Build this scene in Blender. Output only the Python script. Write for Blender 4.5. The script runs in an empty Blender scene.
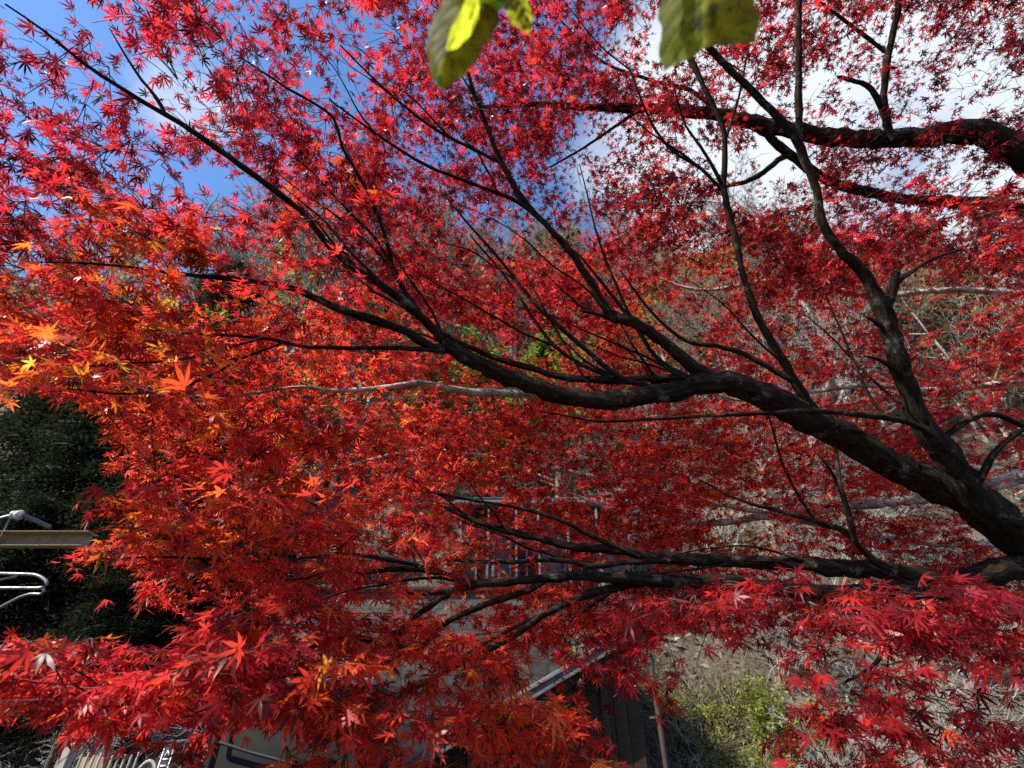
import bpy, math, random
import numpy as np
from mathutils import Vector

# ------------------------------------------------------------------ camera, sky, sun, exposure
S = bpy.context.scene
COL = S.collection
FPX, PITCH, EYE = 480.0, math.radians(36), 1.6
cam = bpy.data.cameras.new("camera")
cam.sensor_width = 36
cam.lens = FPX / 1024 * 36
cam.clip_start, cam.clip_end = 0.02, 2000
cam.dof.use_dof = True
cam.dof.focus_distance = 1.7
cam.dof.aperture_fstop = 4.2
camo = bpy.data.objects.new("camera", cam)
COL.objects.link(camo)
camo.location = (0, 0, EYE)
camo.rotation_euler = (math.pi / 2 + PITCH, 0, 0)
S.camera = camo

SUN_AZ, SUN_EL = math.radians(-121), math.radians(42)      # azimuth from +Y towards +X
sund = Vector((math.sin(SUN_AZ) * math.cos(SUN_EL), math.cos(SUN_AZ) * math.cos(SUN_EL), math.sin(SUN_EL)))
sl = bpy.data.lights.new("sun", 'SUN')
sl.energy = 5.0
sl.angle = math.radians(0.5)
sl.color = (1.0, 0.95, 0.86)
so = bpy.data.objects.new("sun", sl)
COL.objects.link(so)
so.rotation_euler = (-sund).to_track_quat('-Z', 'Y').to_euler()

S.view_settings.view_transform = 'Standard'
S.view_settings.look = 'None'
S.view_settings.gamma = 1
S.view_settings.exposure = 1.12
S.cycles.max_bounces = 8
S.cycles.transmission_bounces = 6
S.cycles.use_denoising = False

w = bpy.data.worlds.new("World")
S.world = w
w.use_nodes = True
nt = w.node_tree
bg = nt.nodes["Background"]
bg.inputs[1].default_value = 0.076
sky = nt.nodes.new('ShaderNodeTexSky')
sky.sky_type = 'NISHITA'
sky.sun_disc = False
sky.sun_elevation = SUN_EL
sky.sun_rotation = SUN_AZ
sky.altitude = 300
sky.air_density = 1.0
sky.dust_density = 0.15
sky.ozone_density = 2.0


def cdir(px, py):
    u, v = (px - 512) / FPX, (384 - py) / FPX
    c, s = math.cos(PITCH), math.sin(PITCH)
    return Vector((u, c - v * s, s + v * c))


def P(px, py, d):
    r = cdir(px, py) * d
    return np.array((r.x, r.y, r.z + EYE))


def PY(px, py, y):
    r = cdir(px, py)
    return P(px, py, y / r.y)


def N(tree, kind, **kw):
    n = tree.nodes.new(kind)
    for k, v in kw.items():
        setattr(n, k, v)
    return n


# clouds: fixed in the sky by direction
tc = N(nt, 'ShaderNodeTexCoord')
noi = N(nt, 'ShaderNodeTexNoise')
noi.inputs['Scale'].default_value = 2.6
noi.inputs['Detail'].default_value = 9
noi.inputs['Roughness'].default_value = 0.58
mp = N(nt, 'ShaderNodeMapping')
mp.inputs['Scale'].default_value = (1, 1, 1.8)
mp.inputs['Location'].default_value = (0.4, 1.3, 0.2)
nt.links.new(tc.outputs['Generated'], mp.inputs['Vector'])
nt.links.new(mp.outputs['Vector'], noi.inputs['Vector'])
tot = None
for (px, py, lo, hi, amp) in ((960, 70, 0.78, 0.98, 0.52), (195, 90, 0.993, 0.9995, 0.22), (640, 190, 0.95, 0.99, 0.16)):
    dv = cdir(px, py).normalized()
    dt = N(nt, 'ShaderNodeVectorMath', operation='DOT_PRODUCT')
    nt.links.new(tc.outputs['Generated'], dt.inputs[0])
    dt.inputs[1].default_value = dv
    mr = N(nt, 'ShaderNodeMapRange')
    mr.interpolation_type = 'SMOOTHSTEP'
    mr.inputs[1].default_value = lo
    mr.inputs[2].default_value = hi
    mr.inputs[4].default_value = amp
    nt.links.new(dt.outputs['Value'], mr.inputs[0])
    if tot is None:
        tot = mr.outputs[0]
    else:
        ad = N(nt, 'ShaderNodeMath', operation='ADD')
        nt.links.new(tot, ad.inputs[0])
        nt.links.new(mr.outputs[0], ad.inputs[1])
        tot = ad.outputs[0]
ad = N(nt, 'ShaderNodeMath', operation='ADD')
nt.links.new(tot, ad.inputs[0])
nt.links.new(noi.outputs[0], ad.inputs[1])
mr = N(nt, 'ShaderNodeMapRange')
mr.interpolation_type = 'SMOOTHSTEP'
mr.inputs[1].default_value = 0.66
mr.inputs[2].default_value = 1.05
nt.links.new(ad.outputs[0], mr.inputs[0])
skg = N(nt, 'ShaderNodeMix', data_type='RGBA', blend_type='MULTIPLY')
skg.inputs['Factor'].default_value = 1
skg.inputs['B'].default_value = (1.1, 1.4, 1.7, 1)
nt.links.new(sky.outputs[0], skg.inputs['A'])
mx = N(nt, 'ShaderNodeMix', data_type='RGBA')
nt.links.new(mr.outputs[0], mx.inputs['Factor'])
nt.links.new(skg.outputs['Result'], mx.inputs['A'])
mx.inputs['B'].default_value = (5.5, 6.0, 6.6, 1)
nt.links.new(mx.outputs['Result'], bg.inputs[0])

rng = np.random.default_rng(11)
random.seed(5)


# ------------------------------------------------------------------ materials
def mat(name):
    m = bpy.data.materials.new(name)
    m.use_nodes = True
    t = m.node_tree
    return m, t, t.nodes['Principled BSDF']


def ramp(t, stops):
    r = t.nodes.new('ShaderNodeValToRGB')
    e = r.color_ramp.elements
    while len(e) < len(stops):
        e.new(0.5)
    for i, (p, c) in enumerate(stops):
        e[i].position = p
        e[i].color = (*c, 1)
    return r


def noisy(name, stops, scale=8, detail=5, rough=0.85, bump=0.3, stretch=(1, 1, 1), dist=0.01, spec=0.3, metal=0.0, rgh=0.6):
    m, t, b = mat(name)
    c = N(t, 'ShaderNodeTexCoord')
    mp = N(t, 'ShaderNodeMapping')
    mp.inputs['Scale'].default_value = stretch
    n = N(t, 'ShaderNodeTexNoise')
    n.inputs['Scale'].default_value = scale
    n.inputs['Detail'].default_value = detail
    n.inputs['Roughness'].default_value = rgh
    r = ramp(t, stops)
    t.links.new(c.outputs['Object'], mp.inputs[0])
    t.links.new(mp.outputs[0], n.inputs['Vector'])
    t.links.new(n.outputs[0], r.inputs[0])
    t.links.new(r.outputs[0], b.inputs['Base Color'])
    b.inputs['Roughness'].default_value = rough
    b.inputs['Specular IOR Level'].default_value = spec
    b.inputs['Metallic'].default_value = metal
    if bump:
        bp = N(t, 'ShaderNodeBump')
        bp.inputs['Strength'].default_value = bump
        bp.inputs['Distance'].default_value = dist
        t.links.new(n.outputs[0], bp.inputs['Height'])
        t.links.new(bp.outputs[0], b.inputs['Normal'])
    return m


def leaf_mat(name, stops, tstops, fac=0.5, rough=0.45, spec=0.45, vary=0.0):
    """thin leaf: gloss + diffuse from the top, coloured light passing through; 'tint' picks the leaf's own colour"""
    m, t, b = mat(name)
    a = N(t, 'ShaderNodeAttribute', attribute_name='tint')
    sp = N(t, 'ShaderNodeSeparateColor')
    t.links.new(a.outputs['Color'], sp.inputs[0])
    r1, r2 = ramp(t, stops), ramp(t, tstops)
    src = sp.outputs[0]
    if vary:
        c = N(t, 'ShaderNodeTexCoord')
        n = N(t, 'ShaderNodeTexNoise')
        n.inputs['Scale'].default_value = 90
        n.inputs['Detail'].default_value = 3
        t.links.new(c.outputs['Object'], n.inputs['Vector'])
        ma = N(t, 'ShaderNodeMath', operation='MULTIPLY_ADD')
        ma.inputs[1].default_value = vary
        t.links.new(n.outputs[0], ma.inputs[0])
        sb = N(t, 'ShaderNodeMath', operation='SUBTRACT')
        sb.inputs[1].default_value = vary * 0.5
        t.links.new(src, sb.inputs[0])
        t.links.new(sb.outputs[0], ma.inputs[2])
        src = ma.outputs[0]
    out = t.nodes['Material Output']
    mixs = []
    for r in (r1, r2):
        t.links.new(src, r.inputs[0])
        mm = N(t, 'ShaderNodeMix', data_type='RGBA', blend_type='MULTIPLY')
        mm.inputs['Factor'].default_value = 1
        t.links.new(r.outputs[0], mm.inputs['A'])
        t.links.new(sp.outputs[1], mm.inputs['B'])
        if vary:                                 # small brown blemishes
            ns = N(t, 'ShaderNodeTexNoise')
            ns.inputs['Scale'].default_value = 130
            ns.inputs['Detail'].default_value = 2
            t.links.new(c.outputs['Object'], ns.inputs['Vector'])
            rs = ramp(t, [(0.30, (.30, .42, .5)), (0.40, (1, 1, 1))])
            t.links.new(ns.outputs[0], rs.inputs[0])
            m3 = N(t, 'ShaderNodeMix', data_type='RGBA', blend_type='MULTIPLY')
            m3.inputs['Factor'].default_value = 1
            t.links.new(mm.outputs['Result'], m3.inputs['A'])
            t.links.new(rs.outputs[0], m3.inputs['B'])
            mm = m3
        mixs.append(mm)
    t.links.new(mixs[0].outputs['Result'], b.inputs['Base Color'])
    b.inputs['Roughness'].default_value = rough
    b.inputs['Specular IOR Level'].default_value = spec
    tr = N(t, 'ShaderNodeBsdfTranslucent')
    t.links.new(mixs[1].outputs['Result'], tr.inputs['Color'])
    ms = N(t, 'ShaderNodeMixShader')
    ms.inputs[0].default_value = fac
    t.links.new(b.outputs[0], ms.inputs[1])
    t.links.new(tr.outputs[0], ms.inputs[2])
    t.links.new(ms.outputs[0], out.inputs['Surface'])
    return m


M_maple = leaf_mat('maple leaf',
                   [(0.0, (0.10, 0.006, 0.010)), (0.3, (0.27, 0.012, 0.017)), (0.55, (0.52, 0.028, 0.014)), (0.8, (0.60, 0.11, 0.015)), (1.0, (0.62, 0.30, 0.04))],
                   [(0.0, (0.34, 0.012, 0.018)), (0.3, (0.86, 0.030, 0.042)), (0.55, (0.95, 0.070, 0.035)), (0.8, (0.95, 0.20, 0.02)), (1.0, (0.95, 0.55, 0.06))],
                   fac=0.5, rough=0.40, spec=0.36, vary=0.12)


def bark_mat(name, stops, patch, pcol):
    """furrowed bark: grain runs along the limb, pale crusts of lichen lie on it"""
    m, t, b = mat(name)
    a = N(t, 'ShaderNodeAttribute', attribute_name='grain')
    n = N(t, 'ShaderNodeTexNoise')
    n.inputs['Scale'].default_value = 95
    n.inputs['Detail'].default_value = 7
    n.inputs['Roughness'].default_value = 0.65
    n.inputs['Distortion'].default_value = 0.5
    t.links.new(a.outputs['Vector'], n.inputs['Vector'])
    r = ramp(t, stops)
    t.links.new(n.outputs[0], r.inputs[0])
    c = N(t, 'ShaderNodeTexCoord')
    n2 = N(t, 'ShaderNodeTexNoise')
    n2.inputs['Scale'].default_value = 11
    n2.inputs['Detail'].default_value = 8
    n2.inputs['Roughness'].default_value = 0.7
    t.links.new(c.outputs['Object'], n2.inputs['Vector'])
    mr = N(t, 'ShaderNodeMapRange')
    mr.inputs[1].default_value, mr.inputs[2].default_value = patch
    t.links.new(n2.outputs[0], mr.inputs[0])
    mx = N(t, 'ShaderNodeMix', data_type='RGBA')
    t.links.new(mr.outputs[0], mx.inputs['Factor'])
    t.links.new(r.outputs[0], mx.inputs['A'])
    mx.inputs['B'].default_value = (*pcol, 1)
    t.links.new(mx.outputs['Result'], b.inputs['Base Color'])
    b.inputs['Roughness'].default_value = 0.95
    b.inputs['Specular IOR Level'].default_value = 0.06
    bp = N(t, 'ShaderNodeBump')
    bp.inputs['Strength'].default_value = 1.0
    bp.inputs['Distance'].default_value = 0.012
    t.links.new(n.outputs[0], bp.inputs['Height'])
    t.links.new(bp.outputs[0], b.inputs['Normal'])
    return m


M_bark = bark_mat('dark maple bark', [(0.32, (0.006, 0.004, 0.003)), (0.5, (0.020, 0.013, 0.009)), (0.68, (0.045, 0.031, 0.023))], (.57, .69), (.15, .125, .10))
M_twig = noisy('dark twig bark', [(0.3, (0.030, 0.014, 0.012)), (0.7, (0.085, 0.045, 0.035))], scale=30, bump=0, rough=0.7)
M_sunbark = bark_mat('sun-toned lichened bark', [(0.3, (0.07, 0.05, 0.036)), (0.55, (0.26, 0.21, 0.165))], (.42, .56), (.50, .46, .39))  # lichened bark in a paler tone that stands in for sunlight
M_greytwig = noisy('pale grey twig', [(0.3, (0.12, 0.10, 0.08)), (0.7, (0.31, 0.275, 0.23))], scale=6, bump=0, rough=0.8)
M_browntwig = noisy('brown twig', [(0.3, (0.09, 0.065, 0.045)), (0.7, (0.26, 0.21, 0.15))], scale=6, bump=0, rough=0.8)
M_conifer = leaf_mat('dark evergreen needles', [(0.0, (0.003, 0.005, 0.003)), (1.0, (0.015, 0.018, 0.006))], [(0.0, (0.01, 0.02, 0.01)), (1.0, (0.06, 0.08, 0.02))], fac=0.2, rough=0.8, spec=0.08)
M_yellow = leaf_mat('yellowing leaves', [(0.0, (0.10, 0.11, 0.03)), (1.0, (0.34, 0.25, 0.05))], [(0.0, (0.2, 0.22, 0.04)), (1.0, (0.5, 0.36, 0.06))], fac=0.4, rough=0.6, spec=0.2)
M_green = leaf_mat('fresh green leaves', [(0.0, (0.05, 0.09, 0.02)), (1.0, (0.16, 0.20, 0.03))], [(0.0, (0.1, 0.2, 0.03)), (1.0, (0.3, 0.42, 0.05))], fac=0.4, rough=0.5, spec=0.3)
M_bigleaf = leaf_mat('mottled yellow green leaf', [(0.0, (0.03, 0.03, 0.006)), (0.5, (0.12, 0.13, 0.010)), (1.0, (0.32, 0.30, 0.02))],
                     [(0.0, (0.08, 0.09, 0.01)), (0.5, (0.42, 0.45, 0.02)), (1.0, (0.85, 0.85, 0.06))], fac=0.62, rough=0.6, spec=0.08, vary=1.0)
M_ground = noisy('leaf litter', [(0.35, (0.025, 0.022, 0.013)), (0.5, (0.075, 0.058, 0.037)), (0.68, (0.19, 0.15, 0.10))], scale=1.6, detail=12, bump=0.8, dist=0.15, rgh=0.75)
M_wood = noisy('weathered brown boards', [(0.3, (0.020, 0.009, 0.004)), (0.7, (0.062, 0.031, 0.014))], scale=5, stretch=(1, 1, 14), bump=0.4, dist=0.004)
M_darkwood = noisy('dark soffit boards', [(0.3, (0.02, 0.014, 0.010)), (0.7, (0.055, 0.036, 0.024))], scale=5, stretch=(1, 9, 1), bump=0.4, dist=0.004)
M_postwood = noisy('grey weathered post', [(0.3, (0.16, 0.13, 0.10)), (0.7, (0.36, 0.31, 0.25))], scale=9, stretch=(3, 3, .4), bump=0.4, dist=0.004)
M_housepost = noisy('grey painted wood', [(0.3, (0.10, 0.095, 0.085)), (0.7, (0.19, 0.18, 0.165))], scale=9, bump=0.1)
M_rooftin = noisy('grey sheet metal', [(0.3, (0.06, 0.06, 0.058)), (0.7, (0.13, 0.13, 0.125))], scale=5, bump=0.1, rough=0.5, spec=0.4)
M_pipe = noisy('dull brown pipe', [(0.3, (0.035, 0.027, 0.022)), (0.7, (0.05, 0.038, 0.03))], scale=6, bump=0.1, rough=0.8, spec=0.1)
M_beam = noisy('tan painted steel', [(0.3, (0.15, 0.10, 0.048)), (0.55, (0.22, 0.15, 0.07)), (0.75, (0.12, 0.068, 0.03))], scale=9, bump=0.2, dist=0.002, rough=0.55)
M_white = noisy('white paint', [(0.3, (0.66, 0.66, 0.64)), (0.7, (0.80, 0.80, 0.78))], scale=12, bump=0.05, rough=0.4, spec=0.5)
M_cream = noisy('cream slat', [(0.3, (0.20, 0.18, 0.145)), (0.7, (0.34, 0.31, 0.255))], scale=12, bump=0.1, rough=0.6)
M_ceramic = noisy('ceramic', [(0.3, (0.34, 0.33, 0.30)), (0.7, (0.50, 0.48, 0.44))], scale=8, bump=0, rough=0.2, spec=0.6)
M_black = noisy('black rubber', [(0.3, (0.010, 0.010, 0.011)), (0.7, (0.02, 0.02, 0.022))], scale=8, bump=0, rough=0.5)
M_grey = noisy('dark grey metal', [(0.3, (0.07, 0.07, 0.075)), (0.7, (0.13, 0.13, 0.135))], scale=8, bump=0, rough=0.5)
M_galv = noisy('galvanised steel', [(0.3, (0.09, 0.09, 0.085)), (0.52, (0.17, 0.17, 0.165)), (0.66, (0.07, 0.05, 0.035))], scale=14, bump=0.05, rough=0.35, metal=0.4)
M_olive = noisy('olive grey panel', [(0.3, (0.008, 0.008, 0.006)), (0.7, (0.015, 0.014, 0.010))], scale=3, bump=0.15, dist=0.004)
M_house = noisy('pale grey render', [(0.3, (0.062, 0.058, 0.05)), (0.7, (0.105, 0.098, 0.086))], scale=3, bump=0.1)
M_concrete = noisy('concrete pole', [(0.3, (0.30, 0.29, 0.27)), (0.7, (0.42, 0.41, 0.38))], scale=9, bump=0.2, dist=0.003)
mg, tg, bgl = mat('window glass')
bgl.inputs['Base Color'].default_value = (0.02, 0.018, 0.016, 1)
bgl.inputs['Roughness'].default_value = 0.25
bgl.inputs['Specular IOR Level'].default_value = 0.2
M_glass = mg


def stone_mat():
    m, t, b = mat('grey stone blocks')
    c = N(t, 'ShaderNodeTexCoord')
    mp = N(t, 'ShaderNodeMapping')
    mp.inputs['Rotation'].default_value = (math.pi / 2, 0, 0)
    br = N(t, 'ShaderNodeTexBrick')
    br.inputs['Color1'].default_value = (0.075, 0.066, 0.055, 1)
    br.inputs['Color2'].default_value = (0.045, 0.040, 0.033, 1)
    br.inputs['Mortar'].default_value = (0.04, 0.036, 0.03, 1)
    br.inputs['Scale'].default_value = 1
    br.inputs['Brick Width'].default_value = 0.31
    br.inputs['Row Height'].default_value = 0.17
    br.inputs['Mortar Size'].default_value = 0.02
    n = N(t, 'ShaderNodeTexNoise')
    n.inputs['Scale'].default_value = 9
    n.inputs['Detail'].default_value = 8
    mm = N(t, 'ShaderNodeMix', data_type='RGBA', blend_type='MULTIPLY')
    mm.inputs['Factor'].default_value = 0.8
    rr = ramp(t, [(0.3, (0.35, 0.35, 0.32)), (0.7, (1.2, 1.15, 1.1))])
    t.links.new(c.outputs['Object'], mp.inputs[0])
    t.links.new(mp.outputs[0], br.inputs['Vector'])
    t.links.new(c.outputs['Object'], n.inputs['Vector'])
    t.links.new(n.outputs[0], rr.inputs[0])
    t.links.new(br.outputs['Color'], mm.inputs['A'])
    t.links.new(rr.outputs[0], mm.inputs['B'])
    t.links.new(mm.outputs['Result'], b.inputs['Base Color'])
    bp = N(t, 'ShaderNodeBump')
    bp.inputs['Strength'].default_value = 0.8
    bp.inputs['Distance'].default_value = 0.03
    bp.invert = True
    t.links.new(br.outputs['Fac'], bp.inputs['Height'])
    t.links.new(bp.outputs[0], b.inputs['Normal'])
    b.inputs['Roughness'].default_value = 0.9
    return m


M_stone = stone_mat()


# ------------------------------------------------------------------ mesh helpers
def link_mesh(name, V, F, m, parent=None, loc=None, tint=None, smooth=False):
    """F: int array (n,3) or (n,4), or a list of such arrays"""
    me = bpy.data.meshes.new(name)
    Fs = F if isinstance(F, list) else [F]
    Fs = [f for f in Fs if len(f)]
    V = np.asarray(V, dtype=np.float32)
    o0 = np.zeros(3) if loc is None else np.asarray(loc, dtype=np.float64)
    me.vertices.add(len(V))
    me.vertices.foreach_set('co', (V - o0).astype(np.float32).ravel())
    li = np.concatenate([f.ravel() for f in Fs]).astype(np.int32)
    tot = np.concatenate([np.full(len(f), f.shape[1]) for f in Fs]).astype(np.int32)
    st = np.concatenate([[0], np.cumsum(tot)[:-1]]).astype(np.int32)
    me.loops.add(len(li))
    me.loops.foreach_set('vertex_index', li)
    me.polygons.add(len(tot))
    me.polygons.foreach_set('loop_start', st)
    me.polygons.foreach_set('loop_total', tot)
    if smooth:
        me.polygons.foreach_set('use_smooth', np.ones(len(tot), dtype=bool))
    me.update(calc_edges=True)
    if tint is not None:
        at = me.attributes.new('tint', 'FLOAT_COLOR', 'POINT')
        at.data.foreach_set('color', np.asarray(tint, dtype=np.float32).ravel())
    me.materials.append(m)
    o = bpy.data.objects.new(name, me)
    COL.objects.link(o)
    if parent is not None:
        o.parent = parent
        pw = np.array(parent_world(parent))
        o.location = o0 - pw
    else:
        o.location = o0
    return o


def parent_world(o):
    v = Vector((0, 0, 0))
    while o is not None:
        v = v + Vector(o.location)
        o = o.parent
    return v


def tag(o, label=None, cat=None, group=None, kind=None):
    if label: o['label'] = label
    if cat: o['category'] = cat
    if group: o['group'] = group
    if kind: o['kind'] = kind
    return o


def thing(name, label, cat, loc=(0, 0, 0), group=None):
    o = bpy.data.objects.new(name, None)
    COL.objects.link(o)
    o.location = loc
    o.empty_display_size = 0.2
    return tag(o, label, cat, group)


def copy_tree(o, parent=None):
    c = o.copy()
    COL.objects.link(c)
    c.parent = parent
    for ch in list(o.children):
        copy_tree(ch, c)
    return c


def tubes(Pt, Rd, sides=4, cap=False):
    """Pt (N,K,3), Rd (N,K) -> verts, quads"""
    Pt = np.asarray(Pt, dtype=np.float64)
    n, K, _ = Pt.shape
    T = np.empty_like(Pt)
    T[:, 1:-1] = Pt[:, 2:] - Pt[:, :-2]
    T[:, 0] = Pt[:, 1] - Pt[:, 0]
    T[:, -1] = Pt[:, -1] - Pt[:, -2]
    T /= np.linalg.norm(T, axis=2, keepdims=True) + 1e-12
    ref = np.tile(np.array([0.31, 0.17, 0.93]), (n, K, 1))
    par = np.abs((T * ref).sum(2)) > 0.94
    ref[par] = (0.9, 0.3, 0.1)
    A = np.cross(T, ref)
    A /= np.linalg.norm(A, axis=2, keepdims=True) + 1e-12
    B = np.cross(T, A)
    th = np.arange(sides) / sides * 2 * np.pi
    V = Pt[:, :, None, :] + Rd[:, :, None, None] * (np.cos(th)[None, None, :, None] * A[:, :, None, :] + np.sin(th)[None, None, :, None] * B[:, :, None, :])
    idx = np.arange(n * K * sides).reshape(n, K, sides)
    a, b = idx[:, :-1], idx[:, 1:]
    a2, b2 = np.roll(a, -1, axis=2), np.roll(b, -1, axis=2)
    F = np.stack([a, a2, b2, b], axis=-1).reshape(-1, 4)
    fs = [F]
    if cap:
        for e in (0, K - 1):
            c = idx[:, e]
            for k in range(1, sides - 1):
                fs.append(np.stack([c[:, 0], c[:, k], c[:, k + 1]], axis=-1))
    return V.reshape(-1, 3), fs


class MB:
    """collects pieces into one mesh"""
    def __init__(self):
        self.V, self.F, self.n = [], [], 0

    def add(self, V, F):
        Fs = F if isinstance(F, list) else [F]
        for f in Fs:
            self.F.append(np.asarray(f) + self.n)
        self.V.append(np.asarray(V, dtype=np.float64))
        self.n += len(V)
        return self

    def box(self, c, s, bev=0.0, rot=None):
        c, s = np.array(c, float), np.array(s, float) / 2
        b = min(bev, min(s) * 0.8)
        if b <= 0:
            V = np.array([(x, y, z) for x in (-1, 1) for y in (-1, 1) for z in (-1, 1)]) * s
            F = np.array([(0, 1, 3, 2), (4, 6, 7, 5), (0, 4, 5, 1), (2, 3, 7, 6), (0, 2, 6, 4), (1, 5, 7, 3)])
            Fs = [F]
        else:
            V, ids = [], {}
            for sx in (-1, 1):
                for sy in (-1, 1):
                    for sz in (-1, 1):
                        for ax in range(3):
                            v = np.array([sx, sy, sz]) * (s - b)
                            v[ax] = (sx, sy, sz)[ax] * s[ax]
                            ids[(sx, sy, sz, ax)] = len(V)
                            V.append(v)
            V = np.array(V)
            q, t3 = [], []
            for ax in range(3):
                o1, o2 = [a for a in range(3) if a != ax]
                for sg in (-1, 1):
                    r = []
                    for (p, qq) in ((-1, -1), (1, -1), (1, 1), (-1, 1)):
                        k = [0, 0, 0]; k[ax] = sg; k[o1] = p; k[o2] = qq
                        r.append(ids[(*k, ax)])
                    q.append(r)
            for ax in range(3):
                o1, o2 = [a for a in range(3) if a != ax]
                for p in (-1, 1):
                    for qq in (-1, 1):
                        k1 = [0, 0, 0]; k1[ax] = -1; k1[o1] = p; k1[o2] = qq
                        k2 = list(k1); k2[ax] = 1
                        q.append([ids[(*k1, o1)], ids[(*k2, o1)], ids[(*k2, o2)], ids[(*k1, o2)]])
            for sx in (-1, 1):
                for sy in (-1, 1):
                    for sz in (-1, 1):
                        t3.append([ids[(sx, sy, sz, a)] for a in range(3)])
            Fs = [np.array(q), np.array(t3)]
        if rot is not None:
            V = V @ np.array(rot).T
        return self.add(V + c, Fs)

    def tube(self, pts, r, sides=10, cap=True):
        pts = np.asarray(pts, float)
        rr = np.full(len(pts), r) if np.isscalar(r) else np.asarray(r, float)
        V, F = tubes(pts[None], rr[None], sides, cap)
        return self.add(V, F)

    def build(self, name, m, parent=None, loc=None, smooth=False):
        return link_mesh(name, np.concatenate(self.V), self.F, m, parent, loc, smooth=smooth)


def rotm(ax, a):
    c, s = math.cos(a), math.sin(a)
    return {'x': [[1, 0, 0], [0, c, -s], [0, s, c]], 'y': [[c, 0, s], [0, 1, 0], [-s, 0, c]], 'z': [[c, -s, 0], [s, c, 0], [0, 0, 1]]}[ax]


def catmull(pts, step):
    """dense smooth polyline through pts (n,m), step measured on the first three columns"""
    p = np.asarray(pts, float)
    if len(p) == 2:
        p = np.vstack([p[0], (p[0] + p[1]) / 2, p[1]])
    q = np.vstack([2 * p[0] - p[1], p, 2 * p[-1] - p[-2]])
    out = []
    for i in range(1, len(q) - 2):
        L = np.linalg.norm(q[i + 1, :3] - q[i, :3])
        m = max(2, int(L / step))
        for t in np.arange(m) / m:
            a, b, c, d = q[i - 1], q[i], q[i + 1], q[i + 2]
            out.append(0.5 * (2 * b + (c - a) * t + (2 * a - 5 * b + 4 * c - d) * t * t + (3 * b - a - 3 * c + d) * t ** 3))
    out.append(q[-2])
    return np.array(out)


def unit(v):
    return v / (np.linalg.norm(v, axis=-1, keepdims=True) + 1e-12)


# ------------------------------------------------------------------ the maple leaf
def leaf_template(full):
    if full:
        ang = np.radians([0, 36, -36, 74, -74, 118, -118])
        ln = np.array([1.0, .94, .94, .76, .76, .42, .42])
    else:
        ang = np.radians([0, 42, -42, 88, -88])
        ln = np.array([1.0, .92, .92, .66, .66])
    V, F = [(0, 0)], []
    lobe = [-1]
    for i, (a, l) in enumerate(zip(ang, ln)):
        hw = math.radians(17 if full else 20)
        vr = .27
        d = lambda r, t: (r * math.sin(t), r * math.cos(t))
        n = len(V)
        if full:
            sh = math.radians(9.2)
            V += [d(vr, a - hw), d(l * .58, a - sh), d(l, a), d(l * .58, a + sh), d(vr, a + hw)]
            F += [(0, n, n + 1), (0, n + 1, n + 3), (n + 1, n + 2, n + 3), (0, n + 3, n + 4)]
            lobe += [i] * 5
        else:
            V += [d(vr * 1.25, a - hw), d(l, a), d(vr * 1.25, a + hw)]
            F += [(0, n, n + 1), (0, n + 1, n + 2)]
            lobe += [i] * 3
    return np.array(V), np.array(F), np.array(lobe)


LT = {True: leaf_template(True), False: leaf_template(False)}


def leaves_mesh(pos, axis, nor, size, tint, full):
    """pos: leaf base where the lobes meet; axis: middle lobe; nor: upper side"""
    V2, F, lobe = LT[full]
    n = len(pos)
    axis = unit(axis)
    side = unit(np.cross(axis, nor))
    nor = np.cross(side, axis)
    rad = np.linalg.norm(V2, axis=1)
    X = np.tile(V2[:, 0], (n, 1))
    Y = np.tile(V2[:, 1], (n, 1))
    wid = rng.uniform(.68, 1.15, (n, 1))
    X = X * wid
    nl = lobe.max() + 1
    ldroop = rng.normal(0, .16, (n, nl))
    lj = np.where(lobe[None, :] >= 0, ldroop[:, np.maximum(lobe, 0)], 0)
    curl = rng.gamma(2.0, .13, (n, 1)) * rng.choice([1, 1, 1, -.6], (n, 1))
    Z = -curl * rad[None] ** 2 + lj * rad[None] ** 1.6 - np.abs(X) * rng.normal(0, .22, (n, 1))
    twist = rng.normal(0, .25, (n, 1))
    Z = Z + twist * X * Y
    W = (X[..., None] * side[:, None] + Y[..., None] * axis[:, None] + Z[..., None] * nor[:, None]) * size[:, None, None] + pos[:, None]
    Fs = (F[None] + (np.arange(n) * len(V2))[:, None, None]).reshape(-1, 3)
    t = np.repeat(tint[:, None, :], len(V2), axis=1)
    return W.reshape(-1, 3), Fs, t.reshape(-1, 4)


def project(p):
    q = np.asarray(p) - np.array((0, 0, EYE))
    c, s = math.cos(PITCH), math.sin(PITCH)
    d = q[..., 1] * c + q[..., 2] * s
    v = -q[..., 1] * s + q[..., 2] * c
    d = np.where(d < 0.05, 0.05, d)
    return 512 + FPX * q[..., 0] / d, 384 - FPX * v / d, d


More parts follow.
